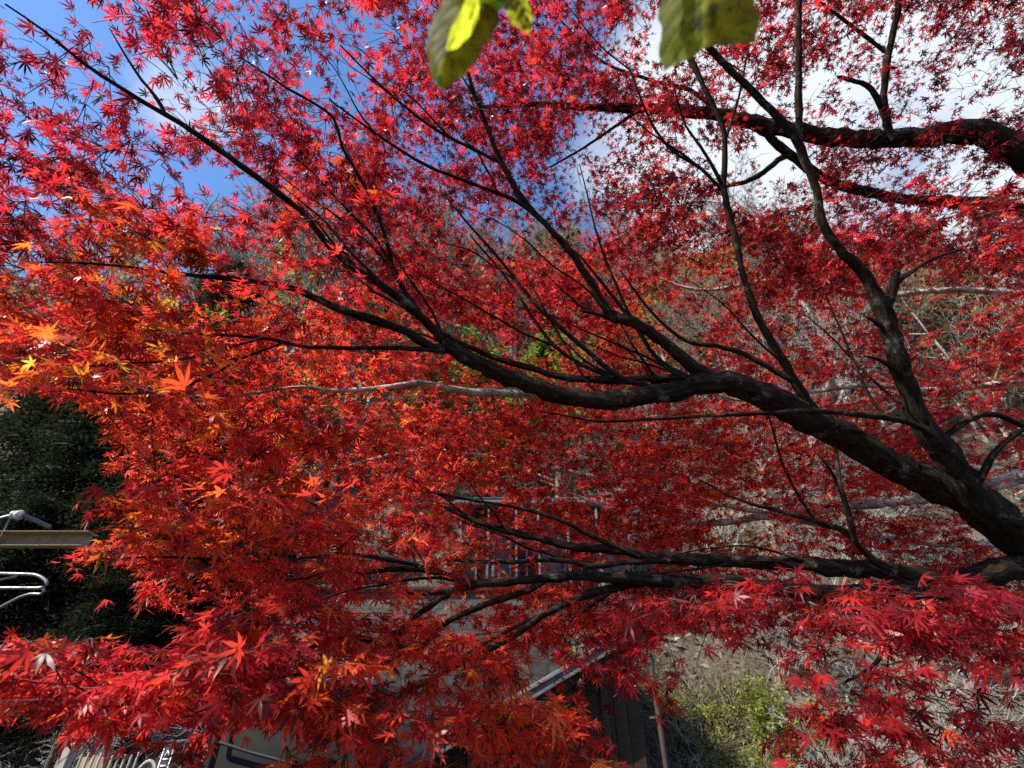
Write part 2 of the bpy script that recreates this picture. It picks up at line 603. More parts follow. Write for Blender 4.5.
# openings in the canopy, as pruned: x, y, rx, ry, share of leaves kept
HOLES = [(45, 20, 48, 40, .42), (100, 62, 48, 42, .5), (28, 92, 36, 26, .42), (186, 86, 36, 48, .36), (226, 192, 44, 26, .25), (150, 178, 40, 25, .45), (20, 262, 26, 14, .3),
         (350, 120, 36, 45, .62), (420, 158, 40, 45, .62), (395, 40, 40, 35, .6), (600, 150, 60, 40, .55), (560, 215, 60, 45, .55), (480, 250, 45, 45, .6),
         (650, 45, 60, 40, .5), (780, 175, 44, 38, .34), (840, 95, 70, 38, .46), (960, 85, 70, 40, .52), (880, 40, 60, 35, .5), (935, 178, 90, 20, .5),
         (270, 285, 60, 40, .5), (215, 300, 40, 30, .35), (205, 470, 40, 40, .62), (185, 500, 24, 14, .35),
         (40, 455, 78, 66, 0), (15, 530, 88, 40, 0), (20, 600, 95, 42, 0), (60, 625, 62, 20, .05), (115, 470, 26, 30, .3), (95, 595, 40, 30, .3),
         (25, 745, 50, 36, .12), (110, 762, 60, 20, .22), (240, 752, 46, 26, .05),
         (735, 700, 62, 62, 0), (700, 750, 62, 50, 0), (795, 745, 35, 35, .2), (690, 655, 45, 26, .05), (770, 650, 38, 22, .3), (640, 735, 30, 45, .05), (590, 690, 30, 18, .3),
         (560, 678, 40, 12, .35), (920, 300, 52, 36, .30), (985, 300, 36, 40, .5), (930, 350, 40, 20, .5), (795, 330, 60, 30, .6), (970, 440, 30, 30, .5), (735, 520, 36, 20, .4), (560, 352, 50, 24, .5),
         (515, 560, 22, 14, .5), (470, 628, 30, 14, .6), (595, 692, 34, 22, .25), (540, 690, 26, 8, .3), (960, 690, 60, 50, .55), (860, 690, 40, 50, .6), (910, 505, 60, 16, .35), (1000, 482, 40, 20, .35), (440, 340, 50, 18, .6), (400, 395, 90, 10, .5)]


def prune(p, full=True):
    x, y, d = project(p)
    keep = np.ones(len(p))
    for (cx, cy, rx, ry, k) in HOLES:
        q = ((x - cx) / rx) ** 2 + ((y - cy) / ry) ** 2
        keep = np.where(q < 1, np.minimum(keep, k + (1 - k) * np.clip((q - .6) / .4, 0, 1) * .7), keep)
    return rng.random(len(p)) < keep


# ------------------------------------------------------------------ setting: valley floor and wooded bank
def hraw(x, y):
    y0 = 8.0 + 0.5 * np.sin(x * .31 + 1)
    t = np.clip(y - y0, 0, None)
    s = np.where(t < 60, t * 1.12, 60 * 1.12 + (t - 60) * .12)
    s = s * (0.5 + .5 * np.clip(t / 3, 0, 1))
    b = np.clip((t / 6), 0, 1)
    return s + b * (.35 * np.sin(x * .7 + y * .23) + .22 * np.sin(x * 1.7 - y * 1.3) + .9 * np.sin(x * .11 + 2) * np.clip(t / 20, 0, 1))


def H(x, y):
    return float(hraw(np.array(x, float), np.array(y, float)))


gx = np.concatenate([np.linspace(-260, -30, 24), np.linspace(-28, 28, 130), np.linspace(30, 260, 24)])
gy = np.concatenate([np.linspace(-220, -8, 18), np.linspace(-6, 40, 120), np.linspace(42, 320, 40)])
GX, GY = np.meshgrid(gx, gy, indexing='ij')
GZ = hraw(GX, GY) + rng.normal(0, .03, GX.shape) * (GY > 8)
ii = np.arange(GX.size).reshape(GX.shape)
gf = np.stack([ii[:-1, :-1], ii[1:, :-1], ii[1:, 1:], ii[:-1, 1:]], -1).reshape(-1, 4)
g = link_mesh('ground', np.stack([GX, GY, GZ], -1).reshape(-1, 3), gf, M_ground, smooth=True)
tag(g, kind='structure')


# ------------------------------------------------------------------ traced limbs of the maples
# each: pixel x, y, width in pixels (at the distance given); distances run from first to last
def trace(pts, d0, d1, step=.03, wob=.004):
    n = len(pts)
    cum = np.concatenate([[0], np.cumsum([math.hypot(pts[i + 1][0] - pts[i][0], pts[i + 1][1] - pts[i][1]) for i in range(n - 1)])])
    out = []
    for (x, y, wd), c in zip(pts, cum):
        d = d0 + (d1 - d0) * c / cum[-1]
        p = P(x, y, d)
        out.append((*p, wd * (.5 if wd < 7 else .42) * d / FPX))
    q = catmull(out, step)
    r = np.maximum(q[:, 3], .0012)
    q[1:-1, :3] += rng.normal(0, 1, (len(q) - 2, 3)) * np.minimum(r[1:-1, None] * .10, wob)
    r = r * (1 + rng.normal(0, .05, len(r)))
    return q[:, :3], r


class Maple:
    def __init__(self, label, base, bark):
        self.root = thing('maple_tree', label, 'maple tree', base, 'red maples')
        self.base = np.array(base, float)
        self.bark = bark
        self.nodes, self.dirs, self.rad = [], [], []

    def limb(self, name, pts, r, parent=None, sides=12, m=None):
        sides = 24 if r.max() > .02 else sides
        V, F = tubes(pts[None], r[None], sides, True)
        if r.max() > .012:                       # ridged, lumpy bark on the thick limbs
            cen = np.repeat(pts, sides, axis=0)
            th = np.tile(np.arange(sides) / sides * 2 * np.pi, len(pts))
            al = np.repeat(np.concatenate([[0], np.cumsum(np.linalg.norm(np.diff(pts, axis=0), axis=1))]), sides)
            f = np.ones(len(V))
            for q in range(7):
                kk = rng.integers(2, 10)
                f += rng.uniform(.012, .034) * np.sin(kk * th + rng.uniform(2, 9) * al + rng.uniform(0, 6)) * np.sin(al * rng.uniform(3, 14) + q)
            f += rng.normal(0, .022, len(V))
            V = cen + (V - cen) * f[:, None]
        o = link_mesh(name, V, F, m or self.bark, parent or self.root, pts[0], smooth=True)
        th = np.tile(np.arange(sides) / sides * 2 * np.pi, len(pts))
        al = np.repeat(np.concatenate([[0], np.cumsum(np.linalg.norm(np.diff(pts, axis=0), axis=1))]), sides)
        rr = np.repeat(np.maximum(r, .008), sides)
        at = o.data.attributes.new('grain', 'FLOAT_VECTOR', 'POINT')
        at.data.foreach_set('vector', np.stack([al * .22, np.cos(th) * rr, np.sin(th) * rr], 1).astype(np.float32).ravel())
        t = unit(np.gradient(pts, axis=0))
        self.nodes.append(pts); self.dirs.append(t); self.rad.append(r)
        return o

    def grow(self, anchors, meta, full):
        """connect every anchor to the nearest wood, nearest first, then set leaf sprays on it"""
        nod, nd, nr = np.concatenate(self.nodes), np.concatenate(self.dirs), np.concatenate(self.rad)
        keep = np.arange(0, len(nod), 2)
        nod, nd, nr = nod[keep], nd[keep], nr[keep]
        M0, n = len(nod), len(anchors)
        best = np.full(n, 1e9); par = np.zeros(n, int)
        for i in range(0, n, 400):
            D = np.linalg.norm(anchors[i:i + 400, None] - nod[None], axis=2)
            best[i:i + 400] = D.min(1); par[i:i + 400] = D.argmin(1)
        Apos = np.concatenate([nod, anchors])
        Adir = np.concatenate([nd, np.zeros_like(anchors)])
        plen = np.zeros(M0 + n)
        done = np.zeros(n, bool)
        order = []
        for _ in range(n):
            c = np.where(done, 1e9, best)
            k = int(c.argmin())
            done[k] = True
            order.append(k)
            pi = par[k]
            e = anchors[k] - Apos[pi]
            L = np.linalg.norm(e)
            plen[M0 + k] = plen[pi] + L
            Adir[M0 + k] = unit(e * .8 + Adir[pi] * L * .35)
            D = np.linalg.norm(anchors - anchors[k], axis=1) + .22 * plen[M0 + k]
            # growing back towards the parent is unlikely
            back = ((anchors - anchors[k]) * Adir[M0 + k]).sum(1) < 0
            D = D * np.where(back, 1.35, 1.0)
            b = D < best
            best[b] = D[b]; par[b] = M0 + k
        cnt = np.ones(M0 + n)
        for k in reversed(order):
            if par[k] >= M0:
                cnt[par[k]] += cnt[M0 + k]
        K = 6
        Pp = Apos[par]; Pd = Adir[par]
        E = anchors - Pp
        L = np.linalg.norm(E, axis=1, keepdims=True)
        T0 = unit(Pd * .7 + unit(E) + np.array([0, 0, .15])) * L
        T1 = unit(Adir[M0:] + np.array([0, 0, -.1])) * L
        t = np.linspace(0, 1, K)[None, :, None]
        C = (2 * t ** 3 - 3 * t ** 2 + 1) * Pp[:, None] + (t ** 3 - 2 * t ** 2 + t) * T0[:, None] + (-2 * t ** 3 + 3 * t ** 2) * anchors[:, None] + (t ** 3 - t ** 2) * T1[:, None]
        C[:, 1:-1] += rng.normal(0, .018, (n, K - 2, 3)) * L[:, None]
        rb = .0014 * cnt[M0:] ** .5 + .0005
        pr = np.where(par < M0, nr[np.minimum(par, M0 - 1)] * .7, .0014 * cnt[np.maximum(par, 0)] ** .5 + .0005)
        r0 = np.minimum(rb * 1.15, np.maximum(pr, rb * .95))
        R = r0[:, None] + (np.minimum(rb, r0)[:, None] * .9 - r0[:, None]) * np.linspace(0, 1, K)[None]
        tw = MB()
        V, F = tubes(C, R, 4)
        tw.add(V, F)
        # twiglets fan out flat from each anchor
        ntw = 4
        ang = rng.uniform(-1.25, 1.25, (n, ntw)) + np.array([-.75, -.15, .3, .8])[None]
        f = Adir[M0:] * np.array([1, 1, .35]) + rng.normal(0, .12, (n, 3))
        f = unit(f)
        sd = unit(np.cross(f, np.array([0, 0, 1.0])) + 1e-6)
        d = np.cos(ang)[..., None] * f[:, None] + np.sin(ang)[..., None] * sd[:, None]
        d[..., 2] += rng.normal(.02, .16, (n, ntw))
        d = unit(d)
        tl = rng.uniform(.05, .13, (n, ntw))
        KT = 4
        tt = np.linspace(0, 1, KT)
        st = C[:, -1][:, None]
        TP = st[..., None, :] + d[..., None, :] * (tl[..., None] * tt)[..., None]
        TP[..., 2] -= (tl[..., None] * tt ** 2) * .16
        TP = TP.reshape(-1, KT, 3) + rng.normal(0, .003, (n * ntw, KT, 3)) * (tt > 0)[None, :, None]
        TR = np.linspace(.0016, .0008, KT)[None].repeat(n * ntw, 0)
        keep = prune(TP[:, -1])
        V, F = tubes(TP[keep], TR[keep], 3)
        tw.add(V, F)
        # leaves: opposite pairs along each twiglet and along the last part of the edge
        dd = d.reshape(-1, 3)
        pos, ax, zn = [], [], []
        zi = np.repeat(np.arange(n), ntw)
        for f0, p in ((.45, .75), (.72, .85), (1.0, .95)):
            k0 = min(KT - 2, int(f0 * (KT - 1)))
            fr = f0 * (KT - 1) - k0
            q = TP[:, k0] + (TP[:, k0 + 1] - TP[:, k0]) * fr
            for sg in (-1, 1):
                u = rng.random(len(q)) < p
                a = rng.uniform(.45, 1.25, len(q)) * sg
                s2 = unit(np.cross(dd, np.array([0, 0, 1.0])) + 1e-6)
                av = np.cos(a)[:, None] * dd + np.sin(a)[:, None] * s2
                pos.append(q[u]); ax.append(av[u]); zn.append(zi[u])
        u = rng.random(n) < .5
        pos.append(C[u, 4]); ax.append(unit(rng.normal(0, 1, (u.sum(), 3)) * (1, 1, .2))); zn.append(np.arange(n)[u])
        pos, ax, zn = np.concatenate(pos), unit(np.concatenate(ax)), np.concatenate(zn)
        m = len(pos)
        droop = meta['droop'][zn]
        ax[:, 2] -= np.abs(rng.normal(0, 1, m)) * .30 + droop
        ax = unit(ax)
        pet = rng.uniform(.012, .032, m)
        pa = unit(ax + np.array([0, 0, .25]) + rng.normal(0, .2, (m, 3)))
        bpos = pos + pa * pet[:, None]
        nor = unit(np.array([0, 0, 1.0]) + rng.normal(0, .52, (m, 3)))
        size = np.clip(rng.normal(.0295, .0075, m), .012, .046) * meta['size'][zn]
        leafless = rng.random(n) < meta['bare']
        keep = prune(bpos + ax * size[:, None] * .4) & ~leafless[zn]
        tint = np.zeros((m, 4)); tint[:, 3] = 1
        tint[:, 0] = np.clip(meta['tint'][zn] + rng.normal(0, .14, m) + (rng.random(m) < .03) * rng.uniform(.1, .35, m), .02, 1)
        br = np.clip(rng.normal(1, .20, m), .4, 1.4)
        br = np.where(rng.random(m) < meta['dark'][zn], br * .25, br)  # a share of leaves is darkened to stand in for shade
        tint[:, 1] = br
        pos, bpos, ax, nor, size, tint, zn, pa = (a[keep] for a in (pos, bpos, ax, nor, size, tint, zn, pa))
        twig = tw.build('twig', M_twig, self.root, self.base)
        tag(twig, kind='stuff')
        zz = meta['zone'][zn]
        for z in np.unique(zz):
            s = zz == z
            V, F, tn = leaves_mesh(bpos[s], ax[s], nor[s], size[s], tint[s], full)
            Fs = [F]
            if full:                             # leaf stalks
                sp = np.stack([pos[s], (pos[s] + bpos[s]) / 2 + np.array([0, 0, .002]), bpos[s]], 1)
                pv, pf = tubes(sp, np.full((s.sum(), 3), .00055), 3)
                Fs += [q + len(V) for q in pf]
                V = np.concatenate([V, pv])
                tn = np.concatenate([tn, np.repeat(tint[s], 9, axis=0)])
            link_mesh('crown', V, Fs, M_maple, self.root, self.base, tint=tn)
        return m


def base_of(px, py, d):
    p = P(px, py, d)
    return (float(p[0]), float(p[1]), H(p[0], p[1]) - .03)


# --- the near maple: dark limbs fanning in from the right
B1 = base_of(1210, 640, 1.75)
T1 = Maple('nearest red maple with the thick dark limb running diagonally and two low level limbs', B1, M_bark)
tp = P(1210, 640, 1.75)
trk = catmull(np.array([(B1[0] + .05, B1[1] - .06, B1[2], .17), (B1[0] + .03, B1[1], .6, .13), (tp[0], tp[1], tp[2] - .2, .105), (tp[0] - .02, tp[1], tp[2] + .15, .085), (tp[0] + .3, tp[1] + .05, tp[2] + .6, .05)]), .06)
T1.limb('trunk', trk[:, :3], trk[:, 3], sides=18)
pA, rA = trace([(1210, 650, 62), (1110, 600, 54), (1020, 540, 47), (972, 500, 44), (932, 483, 36), (892, 465, 35), (850, 440, 34), (811, 421, 34), (767, 396, 31), (717, 382, 26), (656, 394, 23), (597, 400, 22), (558, 394, 21), (529, 384, 20), (500, 374, 19), (476, 362, 18), (446, 345, 17)], 1.75, 1.72)
A = T1.limb('limb', pA, rA, sides=14)
SUB = [
    ([(448, 346, 12), (430, 326, 11), (398, 297, 9), (368, 277, 8.5), (345, 262, 8), (320, 235, 7.5), (300, 210, 7), (240, 165, 6), (180, 123, 5), (140, 100, 4.5), (83, 63, 3.5), (43, 30, 2.6), (5, 4, 1.8)], 1.72, 1.05),
    ([(448, 347, 13), (432, 347, 12), (398, 328, 11), (345, 311, 9.5), (300, 291, 8), (280, 286, 7), (237, 279, 5.5), (200, 276, 4.5), (160, 271, 3.5), (100, 264, 2.5), (40, 262, 1.6)], 1.72, 1.1),
    ([(445, 352, 5.5), (420, 349, 5), (388, 348, 4.6), (339, 348, 4.5), (300, 346, 4), (280, 341, 3.6), (240, 336, 3), (200, 334, 2.5), (150, 330, 1.6)], 1.71, 1.1),
    ([(285, 342, 3), (245, 357, 3), (210, 376, 2.8), (173, 389, 2.5), (127, 394, 2.2), (67, 389, 1.5)], 1.3, 1.0),
    ([(262, 338, 2.5), (220, 350, 2.3), (173, 361, 2), (110, 364, 1.8), (20, 379, 1.2)], 1.25, .95),
    ([(684, 378, 12), (640, 379, 11), (617, 380, 10), (568, 378, 9), (529, 368, 8), (485, 354, 6), (442, 333, 4.5), (400, 305, 3.5), (370, 290, 2.2)], 1.74, 1.85),
    ([(650, 385, 6), (621, 378, 5.5), (587, 351, 5), (558, 325, 4.5), (537, 306, 4), (502, 262, 3.2), (470, 226, 2.4), (440, 190, 1.6)], 1.72, 1.9),
    ([(625, 380, 4), (607, 376, 4), (574, 360, 4), (548, 339, 3.6), (523, 302, 3), (500, 270, 2.4), (470, 235, 1.6)], 1.76, 1.95),
    ([(725, 384, 16), (700, 372, 15), (682, 357, 14), (642, 327, 12.5), (609, 312, 11), (589, 280, 9), (569, 250, 8), (545, 224, 7), (522, 198, 6), (499, 157, 5), (482, 113, 4.5), (469, 77, 3.6), (455, 30, 2.4), (448, -20, 1.6)], 1.76, 1.85),
    ([(540, 218, 4.5), (512, 199, 4.2), (455, 177, 3.8), (422, 163, 3.2), (375, 133, 2.4), (330, 100, 1.6)], 1.82, 1.6),
    ([(502, 163, 4), (489, 157, 3.8), (442, 133, 3.2), (409, 110, 2.6), (375, 80, 2), (340, 45, 1.4)], 1.83, 1.6),
    ([(715, 388, 5.5), (680, 373, 5), (656, 357, 4.6), (640, 333, 4.2), (617, 302, 3.6), (600, 280, 3), (575, 250, 2)], 1.7, 1.95),
    ([(420, 315, 6), (410, 300, 5.5), (402, 286, 5), (392, 266, 4.5), (389, 250, 4.2), (372, 200, 3.6), (342, 147, 3.2), (333, 117, 3), (287, 88, 2.4), (240, 57, 1.6)], 1.7, 1.35),
    ([(618, 322, 6), (601, 315, 5), (580, 310, 3)], 1.8, 1.8),
    ([(820, 424, 13), (811, 408, 12.5), (791, 375, 11), (774, 346, 9), (757, 316, 8), (741, 266, 7), (734, 230, 6.2), (724, 190, 6), (724, 133, 5), (704, 87, 4.5), (691, 57, 4), (682, 35, 3.4), (660, -20, 2.2)], 1.74, 1.9),
    ([(724, 145, 3), (733, 118, 2.6), (741, 87, 2.2), (748, 50, 1.6)], 1.85, 1.9),
    ([(722, 190, 3.4), (700, 168, 3.2), (672, 150, 3), (650, 120, 2.6), (630, 70, 2)], 1.85, 1.9),
    ([(795, 380, 6), (784, 376, 5.6), (744, 354, 5), (717, 346, 4.4), (684, 340, 3.8), (650, 310, 2.8), (620, 270, 1.8)], 1.75, 1.95),
    ([(835, 445, 3.6), (838, 470, 3.6), (842, 490, 3.6), (850, 515, 3.8), (858, 545, 4.2), (880, 566, 6)], 1.65, 1.62),
]
for pts, d0, d1 in SUB:
    p, r = trace(pts, d0, d1)
    T1.limb('branch', p, r, A, 8)
# upright fork of the main limb
pB, rB = trace([(1030, 545, 26), (985, 508, 33), (968, 488, 33), (951, 464, 31), (938, 444, 28), (924, 428, 25), (911, 396, 22), (897, 359, 20), (888, 330, 20), (884, 314, 19), (866, 279, 13), (844, 254, 11), (827, 232, 10), (819, 213, 9.5), (817, 190, 9.5), (807, 167, 9.5), (797, 138, 10), (764, 103, 8.5), (724, 63, 7), (700, 36, 6), (660, -20, 4)], 1.66, 1.72)
B = T1.limb('limb', pB, rB, sides=12)
for pts, d0, d1 in [
    ([(884, 316, 14), (888, 298, 12), (894, 286, 11), (897, 270, 8)], 1.7, 1.7),
    ([(893, 288, 5), (904, 277, 4.5), (920, 266, 3.6), (934, 258, 3), (960, 250, 2)], 1.7, 1.75),
    ([(799, 140, 6.5), (799, 110, 6.5), (799, 67, 6), (799, 20, 5.5), (799, -30, 5)], 1.71, 1.7),
    ([(890, 328, 6), (880, 325, 5), (867, 317, 3.2)], 1.69, 1.66),
    ([(897, 372, 5.5), (890, 366, 5), (878, 359, 3.8), (864, 356, 2.4)], 1.68, 1.64),
    ([(945, 448, 8), (930, 434, 7.5), (911, 423, 7), (890, 418, 6.5), (871, 416, 6), (817, 411, 5.2), (750, 414, 4.4), (684, 417, 3.6), (636, 420, 3.2), (597, 421, 2.8), (568, 416, 2.2), (539, 411, 1.5)], 1.65, 1.5),
    ([(972, 495, 9), (982, 475, 8), (990, 460, 6.5), (1004, 443, 5), (1030, 425, 4)], 1.64, 1.6),
    ([(936, 441, 8), (945, 436, 7), (967, 421, 6), (994, 414, 5.5), (1030, 430, 5)], 1.66, 1.72),
]:
    p, r = trace(pts, d0, d1)
    T1.limb('branch', p, r, B, 8)
# lower pair of level limbs
pE, rE = trace([(1210, 700, 40), (1110, 600, 32), (1030, 569, 28), (984, 575, 27), (951, 586, 24), (917, 590, 22), (871, 594, 20), (830, 594, 20), (797, 592, 19), (751, 585, 18), (684, 580, 15), (649, 580, 14), (610, 577, 12), (575, 576, 11), (529, 580, 10), (475, 584, 9), (452, 577, 7), (409, 569, 5.5), (342, 575, 3.6), (290, 580, 2)], 1.72, 1.5)
E = T1.limb('limb', pE, rE, sides=14)
for pts, d0, d1 in [
    ([(480, 584, 7.5), (452, 593, 7), (422, 612, 6), (409, 625, 5), (385, 648, 3.5)], 1.62, 1.45),
    ([(545, 580, 8), (529, 590, 8), (485, 605, 7), (452, 619, 6), (429, 639, 4.5), (410, 665, 3)], 1.66, 1.45),
    ([(655, 580, 11), (642, 582, 11), (610, 588, 10), (575, 600, 9), (542, 616, 8), (509, 639, 7), (469, 659, 6), (430, 680, 4.5), (395, 700, 3)], 1.66, 1.2),
    ([(540, 617, 4), (529, 620, 3.8), (492, 639, 3), (465, 655, 2)], 1.5, 1.4),
    ([(622, 588, 5.5), (609, 592, 5.5), (590, 606, 5), (569, 622, 3.5)], 1.63, 1.6),
    ([(470, 586, 4.5), (442, 572, 4.5), (399, 562, 4), (342, 554, 3.4), (267, 562, 3), (167, 557, 2.4), (90, 560, 1.4)], 1.55, 1.0),
    ([(905, 595, 6), (901, 605, 5.5), (891, 629, 5), (884, 648, 4), (877, 662, 4), (862, 674, 3.2), (844, 682, 2.2)], 1.5, 1.35),
    ([(890, 634, 2.4), (888, 660, 2), (886, 690, 1.4)], 1.42, 1.4),
    ([(985, 586, 4), (971, 635, 3), (961, 672, 2)], 1.55, 1.4),
    ([(452, 662, 6), (425, 655, 6), (402, 648, 6), (375, 641, 5.5), (342, 636, 5), (317, 645, 4.4), (293, 655, 3.6), (262, 660, 2.6), (200, 668, 1.8)], 1.35, .95),
    ([(405, 650, 4.6), (390, 660, 4.6), (369, 669, 4.2), (342, 670, 4), (293, 675, 3), (220, 690, 2)], 1.28, .92),
]:
    p, r = trace(pts, d0, d1)
    T1.limb('branch', p, r, E, 8)
pF, rF = trace([(960, 585, 24), (930, 578, 22), (900, 572, 21), (871, 570, 20), (817, 567, 19), (751, 561, 16), (684, 559, 14), (650, 556, 12), (619, 550, 11), (575, 547, 9.5), (529, 536, 8), (485, 525, 6), (459, 514, 4), (430, 500, 2.6)], 1.76, 2.1)
F = T1.limb('limb', pF, rF, sides=12)
for pts, d0, d1 in [
    ([(895, 573, 9), (884, 566, 8), (868, 555, 7), (854, 541, 6.5), (844, 531, 6), (815, 521, 5), (784, 512, 4.4), (740, 500, 3), (700, 480, 2)], 1.74, 1.95),
    ([(855, 541, 4.5), (850, 525, 4), (847, 510, 3.8), (834, 476, 3), (817, 453, 2)], 1.75, 1.8),
    ([(640, 556, 6), (600, 540, 5), (560, 520, 4), (520, 508, 3.4), (470, 500, 2.6), (420, 490, 1.8)], 1.9, 2.0),
    ([(670, 560, 8), (630, 562, 7), (590, 566, 6), (560, 560, 5), (500, 562, 4), (440, 560, 2.6)], 1.9, 1.85),
]:
    p, r = trace(pts, d0, d1)
    T1.limb('branch', p, r, F, 8)

# slender shoots that leave the limbs and sweep up and to the left
shoot = 0
al_, dl_ = np.concatenate(T1.nodes[1:]), np.concatenate(T1.dirs[1:])
rl_ = np.concatenate(T1.rad[1:])
sx_, sy_, sd_ = project(al_)
while shoot < 46:
    k = rng.integers(len(al_))
    if not (90 < sx_[k] < 1000 and 40 < sy_[k] < 620) or rl_[k] < .0035:
        continue
    low = sy_[k] > 540
    a0 = math.radians(rng.uniform(165, 200) if low else rng.uniform(112, 158))
    ln = rng.uniform(70, 190)
    pts, x, y = [], sx_[k], sy_[k]
    bend = rng.uniform(-.35, .35)
    w0 = min(rng.uniform(2.6, 4.2), rl_[k] * 1.6 * FPX / sd_[k])
    for q in np.linspace(0, 1, 6):
        pts.append((x, y, w0 * (1 - .75 * q)))
        an = a0 + bend * q + rng.normal(0, .10)
        x += ln / 5 * math.cos(an); y -= ln / 5 * math.sin(an)
    p, r = trace(pts, sd_[k], sd_[k] * rng.uniform(.88, 1.1))
    T1.limb('branch', p, r, A, 6)
    shoot += 1

# --- second maple: thick limb across the upper right corner
B2 = base_of(1330, 420, 3.1)
T2 = Maple('red maple whose thick dark limb arches across the upper right corner', B2, M_bark)
tp = P(1330, 420, 3.1)
trk = catmull(np.array([(B2[0] + .1, B2[1], B2[2], .2), (B2[0] + .05, B2[1], B2[2] + 1, .16), (tp[0], tp[1], tp[2], .13), (tp[0] + .5, tp[1] + .3, tp[2] + .9, .06)]), .1)
T2.limb('trunk', trk[:, :3], trk[:, 3], sides=16)
pG, rG = trace([(1330, 330, 40), (1150, 240, 34), (1060, 180, 31), (1020, 154, 29), (984, 133, 26), (967, 131, 26), (917, 138, 21), (867, 139, 20), (830, 136, 20), (801, 133, 18), (760, 124, 16), (725, 116, 15), (704, 113, 14), (658, 109, 12), (619, 108, 10), (580, 107, 8), (520, 104, 5), (470, 108, 3)], 2.7, 2.7)
G = T2.limb('limb', pG, rG, sides=14)
for pts, d0, d1 in [
    ([(893, 138, 10), (887, 124, 9), (884, 93, 8), (887, 65, 6.5), (891, 43, 6), (898, 10, 5), (905, -30, 4)], 2.65, 2.5),
    ([(886, 118, 6), (880, 104, 5.5), (867, 86, 5), (850, 80, 4), (838, 77, 3)], 2.6, 2.6),
    ([(886, 52, 4), (865, 36, 3.6), (841, 18, 3), (815, -2, 2.4)], 2.55, 2.6),
    ([(720, 113, 5), (690, 90, 4), (650, 80, 3.4), (600, 60, 2.6), (560, 20, 2)], 2.7, 2.8),
    ([(640, 109, 4), (610, 130, 3), (580, 150, 2.4), (545, 170, 1.6)], 2.7, 2.8),
]:
    p, r = trace(pts, d0, d1)
    T2.limb('branch', p, r, G, 8)
pH, rH = trace([(1330, 400, 26), (1150, 260, 20), (1040, 215, 15), (980, 204, 14), (917, 200, 12), (871, 193, 12), (827, 180, 11), (801, 163, 11), (784, 150, 10), (762, 132, 8), (740, 120, 5)], 2.95, 2.9)
Hh = T2.limb('limb', pH, rH, sides=10)
p, r = trace([(792, 154, 7), (778, 160, 6), (764, 172, 5.5), (745, 182, 5), (731, 185, 4), (700, 196, 2.6)], 2.9, 3.0)
T2.limb('branch', p, r, Hh, 8)

# --- third maple: limbs behind, sunlight put into their pale bark colour
B3 = base_of(1330, 560, 3.4)
T3 = Maple('red maple standing behind with lichened limbs coloured pale for the sun on them', B3, M_sunbark)
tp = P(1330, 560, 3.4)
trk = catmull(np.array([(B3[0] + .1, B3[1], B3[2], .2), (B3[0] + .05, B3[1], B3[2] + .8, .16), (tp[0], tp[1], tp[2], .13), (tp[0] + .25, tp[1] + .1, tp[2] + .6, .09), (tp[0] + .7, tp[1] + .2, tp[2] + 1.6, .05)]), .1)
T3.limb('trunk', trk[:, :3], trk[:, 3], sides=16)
for kind, pts, d0, d1 in [
    ('limb', [(1330, 560, 26), (1150, 500, 20), (1060, 474, 17), (1020, 477, 16), (991, 486, 14), (935, 496, 12), (880, 503, 11), (824, 509, 10), (790, 513, 9), (761, 517, 8), (714, 523, 6), (660, 520, 4), (600, 505, 3), (540, 480, 2)], 2.75, 3.2),
    ('limb', [(1330, 480, 22), (1150, 400, 14), (1060, 380, 10), (990, 385, 7), (930, 390, 6), (870, 385, 5), (810, 392, 4), (740, 400, 3), (680, 380, 2)], 3.0, 3.6),
    ('limb', [(1330, 420, 20), (1180, 330, 12), (1060, 300, 8), (960, 290, 6), (870, 295, 5), (780, 280, 4), (700, 290, 3), (640, 270, 2)], 3.2, 3.9),
    ('limb', [(1330, 560, 24), (1150, 520, 14), (1040, 540, 9), (950, 545, 7), (850, 530, 6), (700, 500, 5), (560, 470, 4), (430, 450, 3), (330, 470, 2)], 3.0, 3.3),
    ('limb', [(556, 396, 7), (525, 394, 8), (500, 393, 9), (470, 392, 8.5), (437, 386, 8), (417, 383, 7), (390, 387, 5.5), (339, 391, 4.5), (300, 387, 3.6), (240, 395, 2.6), (190, 402, 1.8)], 1.95, 1.6),
]:
    p, r = trace(pts, d0, d1)
    (T1 if d0 < 2 else T3).limb(kind if d0 > 2 else 'branch', p, r, None if d0 > 2 else A, 10, m=M_sunbark)  # the near maple's sunlit branch gets the paler bark colour too


